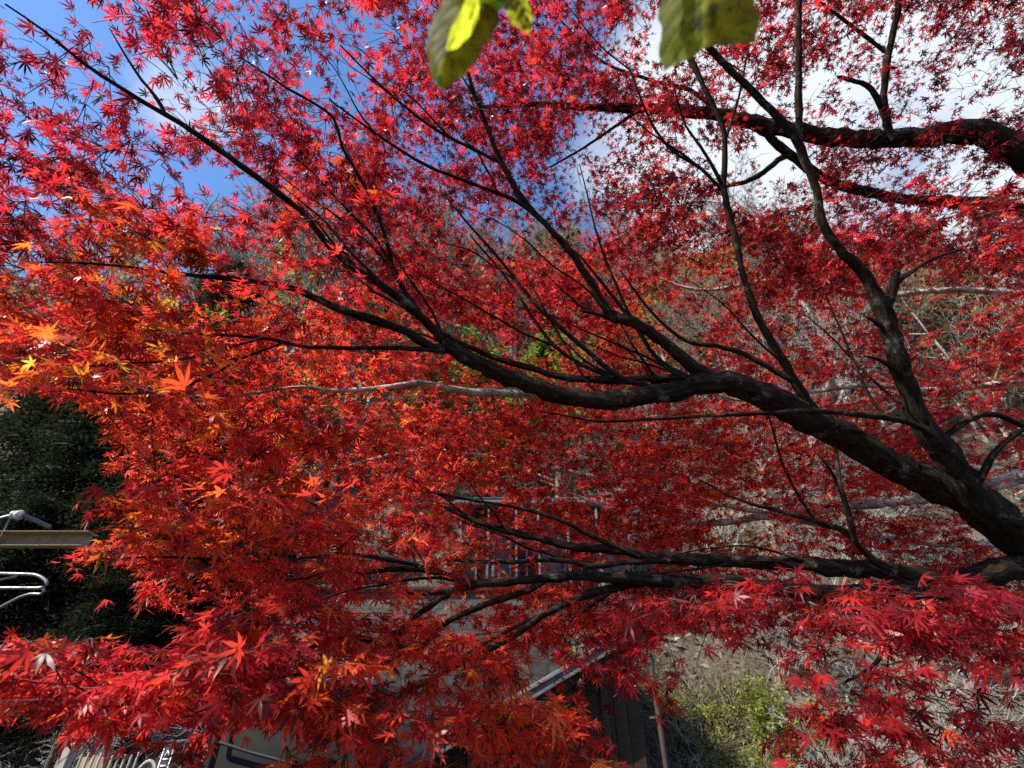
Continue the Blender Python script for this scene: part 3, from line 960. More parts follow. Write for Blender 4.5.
# ---- where the leaf sprays sit: x, y, rx, ry, nearest, farthest, how many, colour (crimson, deepened where the crown looks shaded), droop, leaf size
def zones(Z, jitter=.09, many=1.0):
    A_, tint, droop, size, zone, dark, bare_ = [], [], [], [], [], [], []
    for i, (cx, cy, rx, ry, d0, d1, n, tn, dr, sz) in enumerate(Z):
        n = int(n * many * (1.36 if many > .64 and many < .7 else 1.6))
        rr = np.sqrt(rng.random(n)); th = rng.random(n) * 2 * np.pi
        x, y = cx + rx * rr * np.cos(th), cy + ry * rr * np.sin(th)
        d = rng.uniform(d0, d1, n)
        p = np.array([P(a, b, c) for a, b, c in zip(x, y, d)])
        k = prune(p) | (rng.random(n) < .15)
        p = p[k]
        # colour drifts smoothly through the crown
        f = np.sin(p[:, 0] * 5.1 + i) * np.sin(p[:, 1] * 4.3 + 1) * np.sin(p[:, 2] * 6.7 + 2)
        A_.append(p); tint.append(tn + jitter * f * 1.6 + rng.normal(0, .05, len(p)))
        droop.append(np.full(len(p), dr)); size.append(np.full(len(p), sz)); zone.append(np.full(len(p), i)); bare_.append(np.full(len(p), .36 if cy < 260 else .16)); dark.append(np.full(len(p), .36 if cy < 260 else .15))  # upper zones get more leaves coloured dark as if shaded
    return np.concatenate(A_), dict(tint=np.concatenate(tint), droop=np.concatenate(droop), size=np.concatenate(size), zone=np.concatenate(zone), dark=np.concatenate(dark), bare=np.concatenate(bare_))


Z1 = [
    (90, 70, 170, 110, 1.15, 1.9, 125, .17, .05, .95),
    (330, 60, 170, 110, 1.65, 2.4, 150, .18, .05, 1.0),
    (40, 200, 120, 60, 1.1, 1.7, 46, .28, .1, 1.0),
    (80, 290, 160, 70, 1.05, 1.6, 78, .60, .15, 1.12),
    (110, 370, 130, 45, .95, 1.5, 38, .64, .2, 1.1),
    (250, 235, 130, 70, 1.3, 2.0, 52, .45, .1, 1.0),
    (260, 330, 120, 60, 1.45, 2.1, 55, .42, .1, 1.0),
    (190, 430, 150, 60, 1.1, 1.8, 50, .46, .2, 1.1),
    (200, 520, 160, 60, .95, 1.6, 60, .52, .22, 1.1),
    (330, 560, 120, 60, 1.1, 1.7, 38, .50, .2, 1.1),
    (100, 680, 170, 38, .78, 1.2, 66, .36, .32, 1.05),
    (290, 660, 130, 60, .85, 1.3, 44, .46, .26, 1.15),
    (300, 720, 110, 45, .85, 1.2, 14, .5, .3, 1.1),
    (430, 700, 120, 75, .9, 1.35, 36, .56, .2, 1.2),
    (550, 735, 80, 40, 1.1, 1.5, 22, .48, .3, 1.1),
    (600, 640, 90, 45, 1.4, 1.9, 46, .40, .3, 1.1),
    (640, 690, 40, 35, 1.3, 1.6, 14, .36, .7, 1.0),
    (900, 655, 140, 70, .95, 1.5, 74, .26, .35, 1.12),
    (880, 735, 130, 50, .9, 1.4, 44, .30, .4, 1.12),
    (760, 620, 90, 40, 1.1, 1.5, 34, .25, .35, 1.0),
    (560, 80, 190, 110, 1.9, 2.6, 145, .18, .05, .95),
    (760, 230, 160, 60, 1.85, 2.5, 50, .34, .1, .9),
    (940, 225, 120, 42, 1.7, 2.3, 64, .28, .15, 1.1),
    (430, 190, 140, 90, 1.85, 2.5, 95, .18, .05, .95),
    (1010, 330, 60, 120, 1.5, 2.2, 30, .34, .15, 1.0),
    (350, -80, 450, 70, 1.2, 2.0, 70, .3, .05, 1.0),
]
Z2 = [
    (700, 90, 200, 150, 2.3, 3.6, 330, .15, .08, 1.0),
    (930, 70, 150, 110, 2.4, 3.6, 260, .11, .08, 1.0),
    (900, 230, 170, 60, 2.6, 3.6, 210, .26, .1, 1.0),
    (520, 180, 180, 150, 2.4, 3.6, 320, .16, .08, 1.0),
    (350, 230, 150, 120, 2.2, 3.4, 190, .22, .08, 1.0),
    (850, -60, 280, 60, 2.4, 3.4, 120, .2, .05, 1.0),
]
Z3 = [
    (900, 330, 180, 90, 2.8, 4.4, 420, .31, .1, 1.0),
    (680, 320, 170, 100, 2.6, 4.2, 380, .36, .1, 1.0),
    (480, 350, 170, 90, 2.4, 3.8, 330, .40, .1, 1.0),
    (330, 450, 170, 90, 1.7, 2.6, 190, .52, .15, 1.0),
    (180, 380, 150, 100, 1.6, 2.2, 70, .5, .15, 1.0),
    (560, 480, 190, 80, 2.3, 3.8, 520, .42, .15, 1.0),
    (780, 480, 170, 80, 2.5, 4.0, 470, .42, .15, 1.0),
    (960, 500, 130, 90, 2.5, 4.0, 300, .28, .15, 1.0),
    (680, 610, 140, 50, 2.0, 3.2, 240, .24, .2, 1.0),
    (420, 600, 150, 60, 1.7, 2.4, 110, .5, .2, 1.0),
    (200, 560, 130, 60, 1.5, 2.0, 45, .5, .2, 1.0),
    (500, 700, 130, 50, 1.6, 2.2, 28, .5, .2, 1.0),
    (960, 610, 110, 50, 2.2, 3.2, 130, .22, .2, 1.0),
]
nl = 0
for T, Z, full in ((T1, Z1, True), (T2, Z2, False), (T3, Z3, False)):
    a, meta = zones(Z, many=.66 if full else (1.15 if T is T2 else .80))
    nl += T.grow(a, meta, full)
print('maple leaves', nl)


# ------------------------------------------------------------------ background plants
def branching(base, d0, L0, r0, levels, wig=.05, up=.1, K=6, stems=1, spread=0.0):
    """returns per level (P (n,K,3), R (n,K)); levels: (children, length ratio, angle, first t, radius ratio)"""
    t = np.linspace(0, 1, K)
    d = unit(np.array(d0, float)[None] + rng.normal(0, spread, (stems, 3)))
    L = L0 * rng.uniform(.8, 1.1, stems)
    st = np.array(base, float)[None] + rng.normal(0, 1, (stems, 3)) * np.array([.12, .12, 0]) * (stems > 1)
    r = np.full(stems, r0)
    out = []
    for lv in range(len(levels) + 1):
        n = len(L)
        Pq = st[:, None] + d[:, None] * (L[:, None] * t[None])[..., None]
        wv = np.cumsum(rng.normal(0, wig, (n, K, 3)), axis=1) * (L[:, None, None] / K) * (t > 0)[None, :, None] * 2
        Pq = Pq + wv
        Pq[..., 2] += up * (L[:, None] * t[None] ** 2) * (1 if lv else 0)
        last = lv == len(levels)
        Rq = r[:, None] * (1 - t[None] * (.75 if not last else .5))
        out.append((Pq, Rq))
        if last:
            break
        nc, lr, an, t0, rr = levels[lv]
        tc_ = rng.uniform(t0, 1.0, (n, nc))
        tc_[:, 0] = 1.0
        kk = np.clip((tc_ * (K - 1)).astype(int), 0, K - 2)
        fr = tc_ * (K - 1) - kk
        ar = np.arange(n)[:, None]
        s2 = Pq[ar, kk] + (Pq[ar, kk + 1] - Pq[ar, kk]) * fr[..., None]
        dl = unit(Pq[ar, kk + 1] - Pq[ar, kk])
        pr = unit(np.cross(dl, rng.normal(0, 1, (n, nc, 3))))
        aa = an * rng.uniform(.6, 1.25, (n, nc)); aa[:, 0] *= .3
        nd = np.cos(aa)[..., None] * dl + np.sin(aa)[..., None] * pr
        pr_ = Rq[ar, kk] + (Rq[ar, kk + 1] - Rq[ar, kk]) * fr
        L = (L[:, None] * lr * rng.uniform(.6, 1.2, (n, nc)) * (1.15 - .45 * tc_)).ravel()
        r = np.minimum(pr_ * .8, r[:, None] * rr).ravel()
        st, d = s2.reshape(-1, 3), unit(nd.reshape(-1, 3))
    return out


def wood(name, lv, m, parent, sides=(8, 6, 4, 3, 3)):
    mb = MB()
    for (p, r), s in zip(lv, sides):
        V, F = tubes(p, r, s)
        mb.add(V, F)
    return mb.build(name, m, parent, smooth=False)


def leafquads(cent, size, tn, flat=.6, elong=1.6):
    n = len(cent)
    a = unit(rng.normal(0, 1, (n, 3)) * (1, 1, .6))
    nr = unit(rng.normal(0, flat, (n, 3)) + (0, 0, 1))
    b = unit(np.cross(nr, a)); a = unit(np.cross(b, nr))
    s = size * rng.uniform(.6, 1.3, n)
    s = s[:, None]
    V = np.stack([cent - a * s * elong, cent + b * s * .5 - a * s * .1, cent + a * s * elong, cent - b * s * .5 - a * s * .1], 1)
    V[:, 2, 2] -= s[:, 0] * .3
    F = np.arange(n * 4).reshape(n, 4)
    t = np.zeros((n, 4)); t[:, 0] = np.clip(rng.normal(tn, .25, n), 0, 1); t[:, 1] = np.clip(rng.normal(1, .2, n), .4, 1.5); t[:, 3] = 1
    return V.reshape(-1, 3), F, np.repeat(t, 4, axis=0)


def make_bare(h, tm, nl=2):
    root = thing('bare_tree', 'leafless grey tree', 'tree', (0, 0, 0), 'bare trees on the wooded bank')
    lv = branching((0, 0, -.3), (0, 0, 1), h * .8, h * .013, [(15, .42, .75, .22, .5), (9, .45, .7, .2, .55), (7, .5, .7, .15, .6), (6, .55, .7, .1, .8)], wig=.05, up=.12)
    mb = MB()
    V, Ff = tubes(lv[0][0], lv[0][1], 8)
    link_mesh('trunk', V, Ff, tm, root)
    for (p, r), s in zip(lv[1:], (5, 3, 3, 3)):
        V, Ff = tubes(p, np.maximum(r, .0068), s)
        mb.add(V, Ff)
    mb.build('crown', tm, root)
    return root


def make_leafy(name, label, cat, h, m, lsize, per, group, spread=.5, tn=.5):
    root = thing(name, label, cat, (0, 0, 0), group)
    lv = branching((0, 0, -.3), (0, 0, 1), h * .8, h * .014, [(16, .42, .9, .2, .5), (9, .45, .7, .2, .5), (6, .5, .7, .15, .5)], wig=.05, up=.08)
    V, Ff = tubes(lv[0][0], lv[0][1], 8)
    tr = link_mesh('trunk', V, Ff, M_browntwig, root)
    mb = MB()
    for (p, r), s in zip(lv[1:], (5, 3, 3)):
        V, Ff = tubes(p, r, s)
        mb.add(V, Ff)
    mb.build('limb', M_browntwig, root)
    tips = lv[-1][0][:, 2:].reshape(-1, 3)
    c = np.repeat(tips, per, axis=0) + rng.normal(0, lsize * 1.5, (len(tips) * per, 3))
    V, Fq, tn_ = leafquads(c, lsize, tn)
    link_mesh('crown', V, Fq, m, root, tint=tn_)
    return root


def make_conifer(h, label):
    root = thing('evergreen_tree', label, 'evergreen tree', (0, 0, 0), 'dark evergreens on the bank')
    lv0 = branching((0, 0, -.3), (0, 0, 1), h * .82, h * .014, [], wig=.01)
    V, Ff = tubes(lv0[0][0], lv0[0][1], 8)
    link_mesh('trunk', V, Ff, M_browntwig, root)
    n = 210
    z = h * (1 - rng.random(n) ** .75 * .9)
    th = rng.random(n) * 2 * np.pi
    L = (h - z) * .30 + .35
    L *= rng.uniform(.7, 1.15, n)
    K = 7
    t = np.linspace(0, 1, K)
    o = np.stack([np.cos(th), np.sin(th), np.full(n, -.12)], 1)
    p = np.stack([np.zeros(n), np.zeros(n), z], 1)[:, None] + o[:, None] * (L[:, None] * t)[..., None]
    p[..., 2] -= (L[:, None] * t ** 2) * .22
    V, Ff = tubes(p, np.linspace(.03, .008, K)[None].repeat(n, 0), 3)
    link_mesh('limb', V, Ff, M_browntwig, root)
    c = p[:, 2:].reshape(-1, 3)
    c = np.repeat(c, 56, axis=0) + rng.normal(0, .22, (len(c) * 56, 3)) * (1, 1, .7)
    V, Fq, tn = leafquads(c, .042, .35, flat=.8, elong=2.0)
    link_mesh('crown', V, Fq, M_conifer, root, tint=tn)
    return root


def put(o, x, y, rz, s, label):
    o.location = (x, y, H(x, y) - .05)
    o.rotation_euler = (0, 0, rz)
    o.scale = (s, s, s)
    o['label'] = label


bare = [make_bare(12, M_greytwig), make_bare(13, M_greytwig), make_bare(11, M_browntwig)]
BT = [(-6.2, 14, 0, 1.35, 'tall leafless grey tree rising behind the upper left maple leaves'),
      (-10.8, 15, 1, 1.25, 'leafless grey tree at the left edge of the bank beyond the maples'),
      (-3.4, 15.5, 2, 1.2, 'leafless brownish tree between the tall grey one and the green crown'),
      (0.2, 17.5, 0, 1.1, 'slim leafless tree behind the pale house'),
      (3.4, 18.0, 1, 1.1, 'leafless grey tree beyond the middle of the diagonal limb'),
      (6.6, 12.2, 2, .8, 'small leafless tree in the gap right of the upright maple fork'),
      (9.6, 13.5, 0, 1.1, 'leafless grey tree by the right edge beyond the maples'),
      (13.0, 15, 1, 1.3, 'leafless grey tree farthest right on the bank'),
      (-14, 19, 2, 1.15, 'leafless brownish tree farthest left on the bank'),
       (7.0, 20.0, 1, 1.25, 'leafless grey tree higher on the bank behind the small one'),
       (-8.4, 13.0, 1, 1.25, 'leafless grey tree right above the dark evergreens'),
       (-1.6, 20.0, 1, 1.2, 'leafless grey tree above the green tree behind the house'),
       (-4.8, 20.5, 0, 1.3, 'leafless grey tree higher on the bank at upper left'),
       (2.0, 22.0, 2, 1.3, 'leafless brownish tree high on the bank behind the canopy centre'),
       (5.0, 21.5, 0, 1.2, 'leafless grey tree high on the bank beyond the upright fork'),
       (10.0, 21.0, 2, 1.4, 'leafless brownish tree high on the bank at the right'),
       (13.5, 21, 0, 1.5, 'leafless grey tree high on the far right of the bank'),
       (-17, 22, 1, 1.4, 'leafless grey tree beyond the evergreens at far left')]
used = [False] * 3
for i, (x, y, k, s, lab) in enumerate(BT):
    o = bare[k] if not used[k] else copy_tree(bare[k])
    used[k] = True
    put(o, x, y, i * 1.7, s, lab)

gt = make_leafy('yellowing_tree', 'x', 'tree', 10, M_yellow, .085, 2, 'yellowing trees on the bank', tn=.6)
for i, (x, y, s, lab) in enumerate([(-5.4, 13.0, .78, 'yellowing tree below the tall leafless one on the left'), (5.2, 15.5, .75, 'yellowing tree on the bank beyond the upright maple fork'), (-8.6, 14.2, .95, 'yellow and grey tree at the upper left edge of the bank'), (10.5, 18, 1.0, 'yellowing tree high on the right of the bank')]):
    o = gt if i == 0 else copy_tree(gt)
    put(o, x, y, i * 2.1, s, lab)
lt = make_leafy('green_tree', 'x', 'tree', 9, M_green, .09, 3, 'green trees on the bank', tn=.5)
for i, (x, y, s, lab) in enumerate([(1.3, 14.2, .85, 'fresh green tree seen through the gap above the diagonal limb'), (-1.8, 15.2, .8, 'green tree behind the stone wall and house')]):
    o = lt if i == 0 else copy_tree(lt)
    put(o, x, y, i * 2.1, s, lab)
ct = make_conifer(9, 'x')
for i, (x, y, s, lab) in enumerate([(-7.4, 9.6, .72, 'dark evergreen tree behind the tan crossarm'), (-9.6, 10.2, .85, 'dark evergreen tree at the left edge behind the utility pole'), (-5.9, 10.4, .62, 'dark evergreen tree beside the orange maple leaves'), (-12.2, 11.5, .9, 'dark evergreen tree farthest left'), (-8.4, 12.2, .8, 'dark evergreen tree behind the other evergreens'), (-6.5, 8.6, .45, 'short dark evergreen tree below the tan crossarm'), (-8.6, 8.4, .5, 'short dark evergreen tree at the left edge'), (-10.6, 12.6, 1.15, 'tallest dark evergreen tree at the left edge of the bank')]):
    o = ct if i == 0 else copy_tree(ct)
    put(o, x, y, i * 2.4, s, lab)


# bare shrubs on the bank
def make_shrub(m, stems, L, label):
    root = thing('bare_shrub', label, 'shrub', (0, 0, 0), 'bare shrubs on the bank')
    lv = branching((0, -.15, .8), (0, -.15, .8), L, .011, [(9, .5, .6, .15, .6), (6, .5, .6, .1, .7), (3, .5, .6, .1, .8)], wig=.10, up=-.15, stems=stems, spread=.5)
    for p, r in lv:
        p[..., 2] -= .8
    mb = MB()
    V, Ff = tubes(lv[0][0], lv[0][1], 5)
    link_mesh('stem', V, Ff, m, root)
    for (p, r), s in zip(lv[1:], (4, 3, 3)):
        V, Ff = tubes(p, np.maximum(r, .0022), s)
        mb.add(V, Ff)
    mb.build('twig', m, root)
    return root


M_whitetwig = noisy('bleached twig', [(0.3, (0.17, 0.15, 0.125)), (0.7, (0.40, 0.36, 0.315))], scale=6, bump=0, rough=0.8)
sh = [make_shrub(M_whitetwig, 12, 1.5, 'x'), make_shrub(M_browntwig, 12, 1.4, 'x'), make_shrub(M_whitetwig, 10, 1.3, 'x')]
us = [False] * 3
SH = [(2.1, 8.1, 1, .9, 'brown bare shrub right beside the shed corner'), (2.9, 8.3, 0, .9, 'bleached bare shrub in front of the yellow green bush'), (3.6, 8.0, 2, 1.0, 'bleached bare shrub between the bush and the hanging maple leaves'),
      (4.5, 8.6, 0, 1.1, 'bleached bare shrub behind the dark hanging maple leaves'), (5.6, 8.4, 2, 1.15, 'bleached bare shrub toward the lower right corner'), (6.6, 9.2, 0, 1.1, 'bleached bare shrub in the lower right corner'),
      (2.6, 9.6, 1, 1.0, 'brown bare shrub in the shade behind the shed'), (3.7, 10.4, 1, 1.1, 'brown bare shrub above the yellow green bush'), (5.0, 10.6, 2, 1.2, 'bleached bare shrub upslope under the low maple limbs'),
      (6.8, 11.2, 0, 1.3, 'bleached bare shrub upslope near the right edge'), (1.6, 10.8, 2, 1.0, 'bleached bare shrub right of the pale house'), (8.0, 10.0, 2, 1.3, 'bleached bare shrub farthest right'),
      (-4.2, 6.2, 2, .9, 'bare shrub with thin stems beside the wooden post'), (-4.9, 7.6, 1, 1.0, 'thin brown shrub under the white tube bracket'), (-5.8, 8.4, 2, .95, 'thin bare shrub in the shadow of the evergreens'), (-3.6, 9.4, 0, 1.2, 'bleached bare shrub behind the olive hut'),
      (7.5, 13.0, 2, 1.7, 'large bleached bare shrub in the gap at the right'), (5.4, 13.0, 0, 1.6, 'large bleached bare shrub behind the upright maple fork'), (3.0, 12.8, 2, 1.6, 'large bleached bare shrub beyond the diagonal limb'),
      (9.4, 12.4, 2, 1.8, 'large bleached bare shrub beyond the pale limb at the right edge'), (6.0, 15.8, 1, 2.0, 'large brown bare shrub upslope behind the upright maple fork'), (9.0, 16.5, 0, 2.2, 'large bleached bare shrub upslope at the right'),
      (4.2, 16.2, 2, 2.0, 'large bleached bare shrub upslope beyond the diagonal limb'), (11.5, 15.0, 1, 2.2, 'large brown bare shrub upslope at far right'), (1.6, 14.6, 1, 1.8, 'large brown bare shrub above the pale house')]
for i, (x, y, k, s, lab) in enumerate(SH):
    o = sh[k] if not us[k] else copy_tree(sh[k])
    us[k] = True
    put(o, x, y, i * 1.3, s, lab)
    o.rotation_euler = (0, 0, rng.uniform(-.6, .6))


def make_bush(label, m, h, n, ls, tn):
    root = thing('leafy_bush', label, 'bush', (0, 0, 0), 'leafy bushes on the bank')
    lv = branching((0, 0, -.05), (0, 0, 1), h, .012, [(8, .5, .7, .15, .6), (6, .5, .7, .1, .7)], wig=.1, stems=9, spread=.6)
    mb = MB()
    for (p, r), s in zip(lv, (5, 4, 3)):
        V, Ff = tubes(p, r, s)
        mb.add(V, Ff)
    mb.build('stem', M_browntwig, root)
    t = lv[-1][0][:, 1:].reshape(-1, 3)
    c = np.repeat(t, n, axis=0) + rng.normal(0, .05, (len(t) * n, 3))
    V, Fq, tt = leafquads(c, ls, tn, flat=.7)
    link_mesh('crown', V, Fq, m, root, tint=tt)
    return root


M_moss = leaf_mat('yellow green leaves', [(0.0, (0.07, 0.085, 0.02)), (1.0, (0.26, 0.25, 0.045))], [(0.0, (0.1, 0.2, 0.03)), (1.0, (0.4, 0.45, 0.06))], fac=0.35, rough=0.5, spec=0.3)
bu = make_bush('x', M_moss, .8, 2, .024, .6)
for i, (x, y, s, lab) in enumerate([(float(PY(748, 720, 9.0)[0]), 9.0, 1.05, 'sunlit yellow green bush on the bank between the bare shrubs'), (float(PY(690, 760, 8.0)[0]), 8.0, .5, 'small pale green bush at the foot of the shed pipe'), (3.0, 10.2, .9, 'yellow green bush in half shade above the bare shrubs'), (1.1, 10.6, .8, 'green bush beside the grey stone wall'), (float(PY(712, 700, 9.4)[0]), 9.4, .9, 'yellow green bush nearest the shed roof in the sun'), (float(PY(772, 700, 9.6)[0]), 9.6, 1.1, 'yellow green bush at the edge of the hanging maple leaves'), (float(PY(738, 670, 10.0)[0]), 10.0, 1.15, 'yellow green bush farther up the sunlit bank')]):
    o = bu if i == 0 else copy_tree(bu)
    put(o, x, y, i * 2.2, s, lab)

# the wood that covers the upper bank, one grey brown mass
wl_ = []
for k in range(3):
    lv = branching((0, 0, -.3), (0, 0, 1), 9, .11, [(12, .42, .8, .2, .5), (7, .5, .7, .2, .55), (6, .55, .7, .1, .6)], wig=.06, up=.1, K=4)
    mb = MB()
    for (p, r), q in zip(lv, (5, 3, 3, 3)):
        V, Ff = tubes(p, np.maximum(r, .012), q)
        mb.add(V, Ff)
    wl_.append((np.concatenate(mb.V), np.concatenate(mb.F), lv[-1][0][:, 1:].reshape(-1, 3)))
wm, wq = MB(), []
for i in range(125):
    x, y = rng.uniform(-32, 36), 18 + 40 * rng.random() ** 1.3
    V, Ff, tips = wl_[i % 3]
    q, sc = rng.uniform(0, 6.3), rng.uniform(.85, 1.35)
    Rz = np.array(rotm('z', q)).T * sc
    o3 = np.array([x, y, H(x, y)])
    wm.add(V @ Rz + o3, Ff)
    kp = rng.random(len(tips)) < rng.choice([.25, .6, 1.0])
    wq.append(np.concatenate([tips[kp] @ Rz + o3 + rng.normal(0, .2, (kp.sum(), 3)), np.full((kp.sum(), 1), rng.uniform(0, 1))], 1))
tag(wm.build('woods', M_greytwig), kind='stuff')
wq = np.concatenate(wq)
V, Fq, tn = leafquads(wq[:, :3], .17, .5)
tn[:, 0] = np.clip(np.repeat(wq[:, 3], 4) + rng.normal(0, .1, len(tn)), 0, 1)
M_dry = leaf_mat('withered leaves', [(0, (.13, .11, .06)), (.4, (.20, .16, .06)), (.7, (.22, .12, .05)), (1, (.20, .07, .03))], [(0, (.2, .18, .08)), (1, (.4, .16, .06))], fac=.35, rough=.7, spec=.1)
tag(link_mesh('foliage', V, Fq, M_dry, tint=tn), kind='stuff')

# dead sticks, dry grass and fallen leaves over the bank
nu = 30000
ux = rng.uniform(-16, 18, nu); uy_ = 7.6 + 22 * rng.random(nu) ** 1.7
uz = hraw(ux, uy_)
dv = unit(rng.normal(0, 1, (nu, 3)) * (1, .7, .8) + (0, -.2, .5))
ln_ = rng.uniform(.25, .9, nu) * (.6 + uy_ / 22)
t3 = np.linspace(0, 1, 4)
up_ = np.stack([ux, uy_, uz - .03], 1)[:, None] + dv[:, None] * (ln_[:, None] * t3)[..., None] + rng.normal(0, .05, (nu, 4, 3))
uV, uF = tubes(up_, (np.linspace(1, .4, 4)[None] * rng.uniform(.004, .009, nu)[:, None]), 3)
tag(link_mesh('undergrowth', uV, uF, M_browntwig), kind='stuff')
nu = 60000
ux = rng.uniform(-16, 18, nu); uy_ = 7.4 + 26 * rng.random(nu) ** 1.6
cc = np.stack([ux, uy_, hraw(ux, uy_) + rng.random(nu) ** 2 * .4], 1)
qV, qF, qT = leafquads(cc, .06, .45, flat=.8)
M_litter = leaf_mat('fallen leaves', [(0, (.06, .045, .028)), (.5, (.20, .155, .10)), (.85, (.36, .30, .21)), (1, (.30, .10, .05))], [(0, (.05, .04, .02)), (1, (.3, .2, .1))], fac=.2, rough=.7, spec=.2)
tag(link_mesh('leaf_litter', qV, qF, M_litter, tint=qT), kind='stuff')

# ------------------------------------------------------------------ buildings and street furniture
# lean-to shed: gable side faces the camera, roof rises to the right
sy = 7.0
a, b = PY(411, 762, sy), PY(622, 637, sy)
sl_ = (b[2] - a[2]) / (b[0] - a[0])
zr = lambda x: a[2] + (x - a[0]) * sl_
XL, XR = a[0] - .25, 1.74
shed = thing('wooden_shed', 'dark brown board shed with sloping grey metal roof edge and drain pipe', 'shed', (float((XL + XR) / 2), sy + 1.4, 0))
ang = math.atan(sl_)
mb = MB()
nb = 18
bw = (XR - .1 - XL) / nb
for i in range(nb):
    x = XL + (i + .5) * bw
    hh = zr(x) - .14
    mb.box((x, sy + .42 + .004 * (i % 2), hh / 2), (bw - .006, .03, hh), .004)
mb.build('front_wall', M_wood, shed)
mb = MB()
for (x, h) in ((XL + .02, zr(XL) - .16), (XR - .12, zr(XR) - .16)):
    mb2 = MB()
    mb2.box((x, sy + 1.65, h / 2), (.05, 2.35, h))
    mb2.build('side_wall', M_wood, shed)
mb2 = MB()
mb2.box(((XL + XR) / 2, sy + 2.86, .6), (XR - XL - .3, .05, 1.2))
mb2.build('back_wall', M_wood, shed)
L = (XR + .12 - XL + .2) / math.cos(ang)
cx = (XL - .2 + XR + .12) / 2
mb2 = MB()
mb2.box((cx, sy + 1.55, zr(cx) - .03), (L, 3.04, .05), 0, rotm('y', -ang))
mb2.build('soffit', M_darkwood, shed)
mb2 = MB()
mb2.box((cx - .02 * math.sin(ang), sy + 1.5, zr(cx) + .025), (L + .04, 3.2, .05), .006, rotm('y', -ang))
nseam = 9
roof = mb2.build('roof', M_rooftin, shed)
mb2 = MB()
mb2.box((cx, sy - .05, zr(cx) - .045), (L, .05, .10), .005, rotm('y', -ang))
mb2.build('verge_board', M_rooftin, roof)
mb2 = MB()
mb2.box((cx, sy + .2, zr(cx) - .15), (L - .3, .06, .10), .005, rotm('y', -ang))
mb2.build('rafter', M_darkwood, shed)
for x in (1.18, .35, -.5):
    mb2 = MB()
    h = zr(x) - .18
    mb2.box((x, sy + .375, h / 2), (.09, .05, h), .006)
    mb2.build('post', M_darkwood, shed)
mb2 = MB()
mb2.tube([(1.76, sy - .02, .0), (1.755, sy - .02, 1.2), (1.75, sy - .02, 2.5), (1.74, sy + .03, zr(1.74) - .1)], .032, 12)
pip = mb2.build('drain_pipe', M_pipe, shed, smooth=True)
for z in (.5, 1.75):
    mb2 = MB()
    mb2.box((1.755, sy + .17, z), (.09, .36, .03), .004)
    mb2.build('bracket', M_pipe, pip)
mb2 = MB()
mb2.box((.15, sy + .385, .9), (.55, .02, .8), .003)
wn = mb2.build('window', M_glass, shed)
mb2 = MB()
for s in (-1, 1):
    mb2.box((.15 + s * .29, sy + .375, .9), (.05, .05, .92), .004)
    mb2.box((.15, sy + .375, .9 + s * .43), (.53, .045, .05), .004)
mb2.build('frame', M_house, wn)

# olive hut with a cable across its front
hut = thing('olive_hut', 'olive grey panel hut with a thick black cable across its front', 'hut', (-2.35, 6.9, 0))
mb2 = MB(); mb2.box((-2.3, 6.9, 1.0), (1.5, 1.6, 2.0), .02); hw = mb2.build('wall', M_olive, hut)
for x in (-3.03, -1.57):
    mb2 = MB(); mb2.box((x, 6.085, 1.0), (.05, .03, 1.98), .004); mb2.build('corner_board', M_olive, hw)
mb2 = MB(); mb2.box((-2.3, 6.9, 2.04), (1.7, 1.8, .08), .015); mb2.build('roof', M_rooftin, hut)
ca = [PY(216, 741, 6.02), PY(250, 752, 6.03), PY(300, 766, 6.03), PY(340, 782, 6.03)]
q = catmull(np.array(ca), .05)
mb2 = MB(); mb2.tube(np.vstack([[ca[0][0] - .05, 6.02, 1.99], q]), .016, 8); mb2.build('cable', M_black, hut, smooth=True)

# slatted gate and leaning post
fy = 4.5
ft = PY(118, 757, fy)
gate = thing('slatted_fence', 'low fence of thin cream upright slats', 'fence', (float(ft[0]), fy, 0))
for k in range(10):
    mb2 = MB()
    x = ft[0] - .27 + k * .046
    mb2.box((x, fy, ft[2] - .73), (.013, .018, 1.5 + .02 * math.sin(k * 2.3)), .003)
    mb2.build('slat', M_cream, gate)
for z in (.4, 1.2):
    mb2 = MB(); mb2.box((ft[0] - .063, fy + .025, z), (.48, .03, .05), .004); mb2.build('rail', M_postwood, gate)
pt = PY(84, 716, 4.7)
post = thing('wooden_post', 'grey weathered wooden post beside the slatted fence', 'post', (float(pt[0]), 4.7, 0))
mb2 = MB(); mb2.box((pt[0], 4.7, pt[2] / 2), (.075, .075, pt[2]), .006); pst = mb2.build('shaft', M_postwood, post)
mb2 = MB(); mb2.box((pt[0], 4.7, pt[2] + .012), (.10, .10, .024), .006); mb2.build('cap', M_postwood, post)
bt = PY(96, 757, 5.1)
mb2 = MB(); mb2.box((bt[0], 5.1, bt[2] / 2), (.22, .04, bt[2]), .006)
tag(mb2.build('board', M_beam, None, (float(bt[0]), 5.1, 0)), 'olive tan upright board behind the slatted fence', 'board')

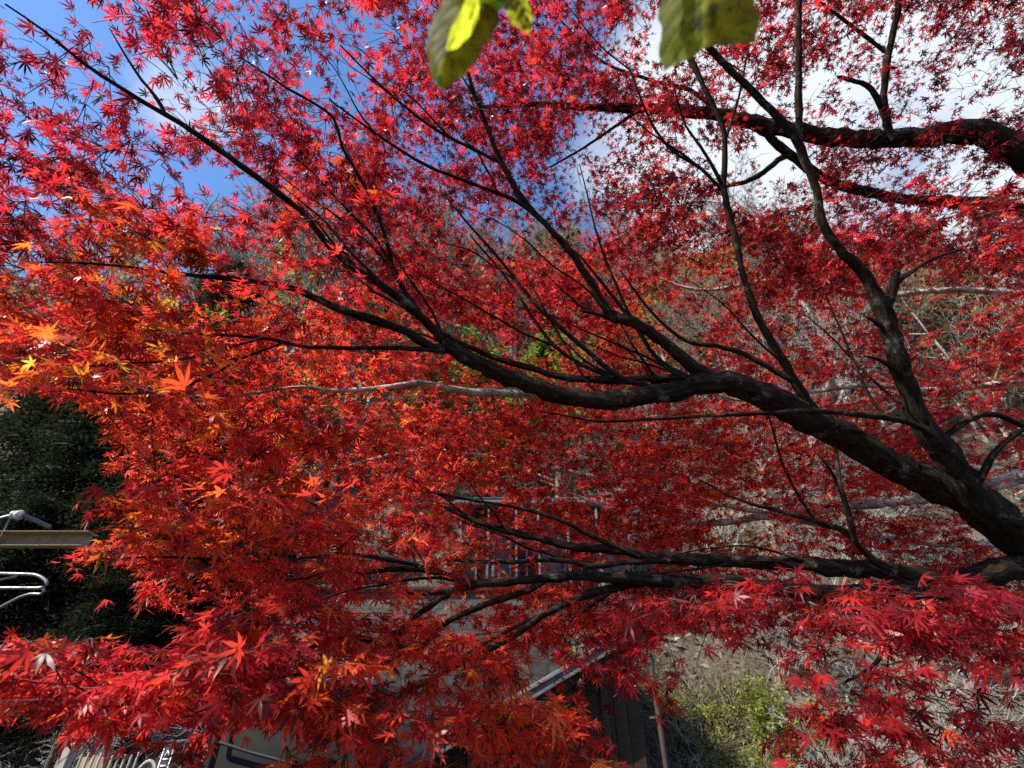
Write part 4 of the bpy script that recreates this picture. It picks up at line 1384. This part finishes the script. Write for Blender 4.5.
# narrow black sign
sp_ = PY(169, 752, 4.3)
sg = thing('narrow_sign', 'narrow upright black sign with white characters and white edges', 'sign', (float(sp_[0]), 4.3, 0))
zt = sp_[2] + .03
mb2 = MB(); mb2.box((sp_[0], 4.3, zt / 2), (.075, .02, zt), .003); bd = mb2.build('board', M_black, sg)
mb2 = MB()
for s in (-1, 1):
    mb2.box((sp_[0] + s * .034, 4.2885, zt / 2), (.006, .004, zt - .02))
mb2.build('edging', M_white, bd)
X, Yy, Zt = sp_[0], 4.2885, zt - .035
th = np.linspace(-.6, 4.9, 16)
mb2 = MB()
mb2.box((X - .007, Yy, Zt), (.008, .004, .034), 0, rotm('y', .45))
mb2.box((X + .008, Yy - .003, Zt), (.008, .004, .034), 0, rotm('y', -.45))
mb2.build('letter', M_white, bd)
for dz, wd in ((.035, .038), (.072, .042)):
    mb2 = MB(); mb2.box((X, Yy, Zt - dz), (wd, .004, .009)); mb2.build('letter', M_white, bd)
mb2 = MB()
mb2.tube(np.stack([X + .018 * np.cos(th), np.full(16, Yy), Zt - .112 + .018 * np.sin(th)], 1), .0035, 6)
mb2.box((X - .002, Yy - .002, Zt - .108), (.006, .004, .034), 0, rotm('y', .3))
mb2.build('letter', M_white, bd)

# rope loop on the fence
rp = PY(148, 762, 4.45)
th = np.linspace(0, 1, 22)
mb2 = MB()
mb2.tube(np.stack([rp[0] - .06 + .13 * th, np.full(22, 4.46), rp[2] + .055 * np.sin(th * np.pi) - .05 + 0.004 * np.sin(th * 60)], 1), .012, 8)
mb2.tube([(rp[0] - .06, 4.46, rp[2] - .05), (rp[0] - .065, 4.46, .5), (rp[0] - .06, 4.46, .02)], .012, 8)
mb2.tube([(rp[0] + .07, 4.46, rp[2] - .05), (rp[0] + .072, 4.46, .6), (rp[0] + .07, 4.46, .02)], .012, 8)
tag(mb2.build('rope', M_cream, None, (float(rp[0]), 4.46, 0), smooth=True), 'cream rope loop hanging beside the slatted fence', 'rope')

# utility pole with tan crossarm, out at the left
uy = 6.0
e1, e0 = PY(92, 534, uy), PY(-190, 546, uy)
pole = thing('utility_pole', 'utility pole with tan channel crossarm, white insulator and white tube bracket', 'utility pole', (float(e0[0]), uy + .2, 0))
mb2 = MB(); mb2.tube([(e0[0], uy + .2, 0), (e0[0], uy + .2, 2.5), (e0[0], uy + .2, e0[2] + .25)], [.15, .14, .135], 18); mb2.build('shaft', M_concrete, pole, smooth=True)
zc = (e0[2] + e1[2]) / 2
xl, xr_ = e0[0] - .3, e1[0]
cm = MB()
cm.box(((xl + xr_) / 2, uy + .03, zc), (xr_ - xl, .012, .17), .002)
cm.box(((xl + xr_) / 2, uy - .02, zc + .0865), (xr_ - xl, .11, .012), .002)
cm.box(((xl + xr_) / 2, uy - .02, zc - .0865), (xr_ - xl, .11, .012), .002)
arm = cm.build('crossarm', M_beam, pole)
ins = PY(17, 515, uy)
mb2 = MB()
prof = [(-.09, .012), (-.07, .03), (-.05, .055), (-.03, .055), (-.015, .032), (0, .05), (.02, .062), (.045, .062), (.06, .03), (.085, .015)]
mb2.tube([(ins[0] + t_, uy, ins[2]) for t_, _ in prof], [r_ for _, r_ in prof], 16)
mb2.build('insulator', M_ceramic, arm, smooth=True)
mb2 = MB(); st_ = PY(50, 527, uy); mb2.tube([(ins[0] + .085, uy, ins[2]), tuple(st_)], .026, 10); mb2.build('strut', M_grey, arm, smooth=True)
mb2 = MB(); mb2.tube([(ins[0] - .09, uy, ins[2]), tuple(PY(-10, 520, uy)), tuple(PY(-90, 528, uy))], .012, 8); mb2.build('wire', M_white, arm, smooth=True)
mb2 = MB(); mb2.tube([(ins[0] - .06, uy, ins[2]), tuple(PY(3, 533, uy - .06)), tuple(PY(-6, 548, uy - .06))], .010, 8); mb2.build('jumper_cable', M_grey, arm, smooth=True)
# white tube bracket below the crossarm
ky = 5.2
pts = [PY(x_, y_, ky) for x_, y_ in ((-90, 571), (-20, 573), (20, 574), (36, 575), (44, 579), (47, 583), (44, 587), (36, 588), (10, 588), (-20, 588), (-90, 588))]
q = catmull(np.array(pts), .04)
mb2 = MB(); mb2.tube(q, .016, 10); tb = mb2.build('tube_bracket', M_galv, pole, smooth=True)
mb2 = MB(); mb2.tube([tuple(PY(-10, 582, ky)), tuple(PY(15, 577, ky - .03)), tuple(PY(20, 574, ky))], .013, 8); mb2.build('brace', M_galv, tb, smooth=True)
q = catmull(np.array([PY(x_, y_, ky - .04) for x_, y_ in ((43, 588), (44, 592), (40, 594), (30, 594), (20, 597), (10, 602), (-5, 610))]), .03)
mb2 = MB(); mb2.tube(q, .013, 10); mb2.build('tube_end', M_galv, tb, smooth=True)

# stone wall and pale house on the terrace above it
wy = 9.4
wall = thing('stone_wall', 'grey block retaining wall below the pale house', 'wall', (-1.4, wy, 0))
wl, wr = -4.2, .9
mb2 = MB(); mb2.box(((wl + wr) / 2, wy + .3, 1.9), (wr - wl, .6, 3.6), .03); mb2.build('face', M_stone, wall)
mb2 = MB(); mb2.box(((wl + wr) / 2, wy + .28, 3.75), (wr - wl + .1, .72, .12), .02); mb2.build('coping', M_stone, wall)
hy = 11.2
house = thing('pale_house', 'pale grey house with white posts half hidden behind the low maple limbs', 'house', (.6, hy + 1.6, 2.2))
mb2 = MB(); mb2.box((.7, hy + 1.9, 4.1), (4.2, 2.6, 4.0), .02); mb2.build('wall', M_house, house)
mb2 = MB()
for s in (-1, 1):
    mb2.box((.7, hy + 1.9 + s * 1.0, 6.55), (5.0, 2.35, .08), .01, rotm('x', -s * .42))
mb2.build('roof', M_grey, house)
for x in (-1.2, -.55, .1, .62, 1.3, 2.0):
    mb2 = MB(); mb2.box((x, hy - .15, 4.2), (.05, .06, 3.6), .008); mb2.build('post', M_housepost, house)
mb2 = MB(); mb2.box((.4, hy - .15, 6.03), (3.6, .14, .12), .008); mb2.build('eave_beam', M_darkwood, house)
for x in (-.85, .35, 1.65):
    mb2 = MB(); mb2.box((x, hy + .59, 4.7), (.75, .03, 1.3), .004); wi = mb2.build('window', M_glass, house)
    mb2 = MB()
    for s in (-1, 1):
        mb2.box((x + s * .40, hy + .575, 4.7), (.06, .06, 1.42), .004)
        mb2.box((x, hy + .575, 4.7 + s * .68), (.74, .055, .06), .004)
    mb2.box((x, hy + .565, 4.7), (.04, .03, 1.3), .003)
    mb2.build('frame', M_housepost, wi)

# ------------------------------------------------------------------ sapling whose big leaves hang into the top of the view
sap = thing('leafy_sapling', 'sapling branch with large mottled yellow green leaves hanging in at the top', 'sapling', (.45, -.75, -.02))
br = catmull(np.array([(.45, -.75, -.02, .02), (.42, -.7, 1.2, .015), (.34, -.45, 2.0, .010), (*P(880, -260, .42), .006), (*P(700, -70, .36), .004), (*P(560, -50, .36), .003), (*P(470, -40, .36), .002)]), .04)
V, Ff = tubes(br[None, :, :3], br[None, :, 3], 8, True)
link_mesh('trunk', V, Ff, M_browntwig, sap, smooth=True)


def big_leaf(bp, tip, wid, nrm, fold, curl, tn, jag=0.0):
    """ovate leaf: base point, tip point, half width, direction of the upper side"""
    bp, tip = np.array(bp), np.array(tip)
    ax = tip - bp; Ln = np.linalg.norm(ax); ax /= Ln
    nrm = np.array(nrm, float); sd = unit(np.cross(ax, nrm)); nrm = np.cross(sd, ax)
    nu, nv = 64, 41
    V = []
    for i in range(nu):
        u = i / (nu - 1)
        hw = wid * (math.sin(math.pi * min(1, u * .96 + .04) ** .8)) ** .62 * (1 + .05 * math.sin(u * 38))
        if jag:
            hw = wid * min(1, u * 4 + .25) * (1 + jag * math.sin(u * 23 + 1))
        for j in range(nv):
            v = j / (nv - 1) * 2 - 1
            z = -fold * abs(v) * wid + curl * Ln * (u - .5) ** 2 - .10 * wid * v * v + .03 * wid * math.sin(u * 21 + v * 5) - .03 * wid * max(0, 1 - abs(((u * 8 - abs(v) * 1.6) % 1) - .5) * 7) + .04 * wid * math.sin(abs(v) * 3 + u * 17)
            V.append(bp + ax * u * Ln + sd * v * hw + nrm * z)
    V = np.array(V)
    ii = np.arange(nu * nv).reshape(nu, nv)
    Fq = np.stack([ii[:-1, :-1], ii[1:, :-1], ii[1:, 1:], ii[:-1, 1:]], -1).reshape(-1, 4)
    t = np.zeros((len(V), 4)); t[:, 0] = tn; t[:, 1] = 1; t[:, 3] = 1
    vv = np.tile(np.abs(np.linspace(-1, 1, nv)), nu)
    uu = np.repeat(np.linspace(0, 1, nu), nv)
    t[:, 0] += .35 * (vv < .06) + .10 * (np.abs((uu * 8 - vv * 1.6) % 1 - .5) < .09) + rng.normal(0, .03, len(V))
    t[:, 0] -= .3 * (np.sin(uu * 9 + bp[0] * 70) * np.sin(vv * 6 + uu * 5) > .72)
    return link_mesh('leaf', V, Fq, M_bigleaf, sap, bp, tint=t, smooth=True)


tw_ = lambda x: br[np.argmin(np.abs(project(br[:, :3])[0][len(br) // 2:] - x)) + len(br) // 2, :3]
for (bx, by, tx, ty, d0, d1, wd, nrm, fold, curl, tn, jag) in [
    (478, -32, 436, 74, .35, .33, .025, (.1, -.9, .3), .25, -.2, .42, 0),
    (494, -36, 464, 50, .345, .325, .014, (.75, -.35, .65), .15, -.5, .55, 0),
    (508, -46, 530, 30, .36, .36, .018, (.3, -.9, .2), .3, .2, .40, 0),
    (440, -20, 505, 5, .35, .34, .010, (.1, -.6, .8), .2, .3, .5, 0),
    (702, -84, 706, 38, .36, .335, .033, (-.35, -.9, .15), .22, -.25, .38, .05)]:
    o = big_leaf(P(bx, by, d0), P(tx, ty, d1), wd, nrm, fold, curl, tn, jag)
    s0 = tw_(bx + 8)
    V, Ff = tubes(np.stack([s0, (s0 + P(bx, by, d0)) / 2 + np.array([0, 0, .004]), P(bx, by, d0)])[None], np.full((1, 3), .0009), 6)
    link_mesh('leaf_stalk', V, Ff, M_browntwig, o, smooth=True)
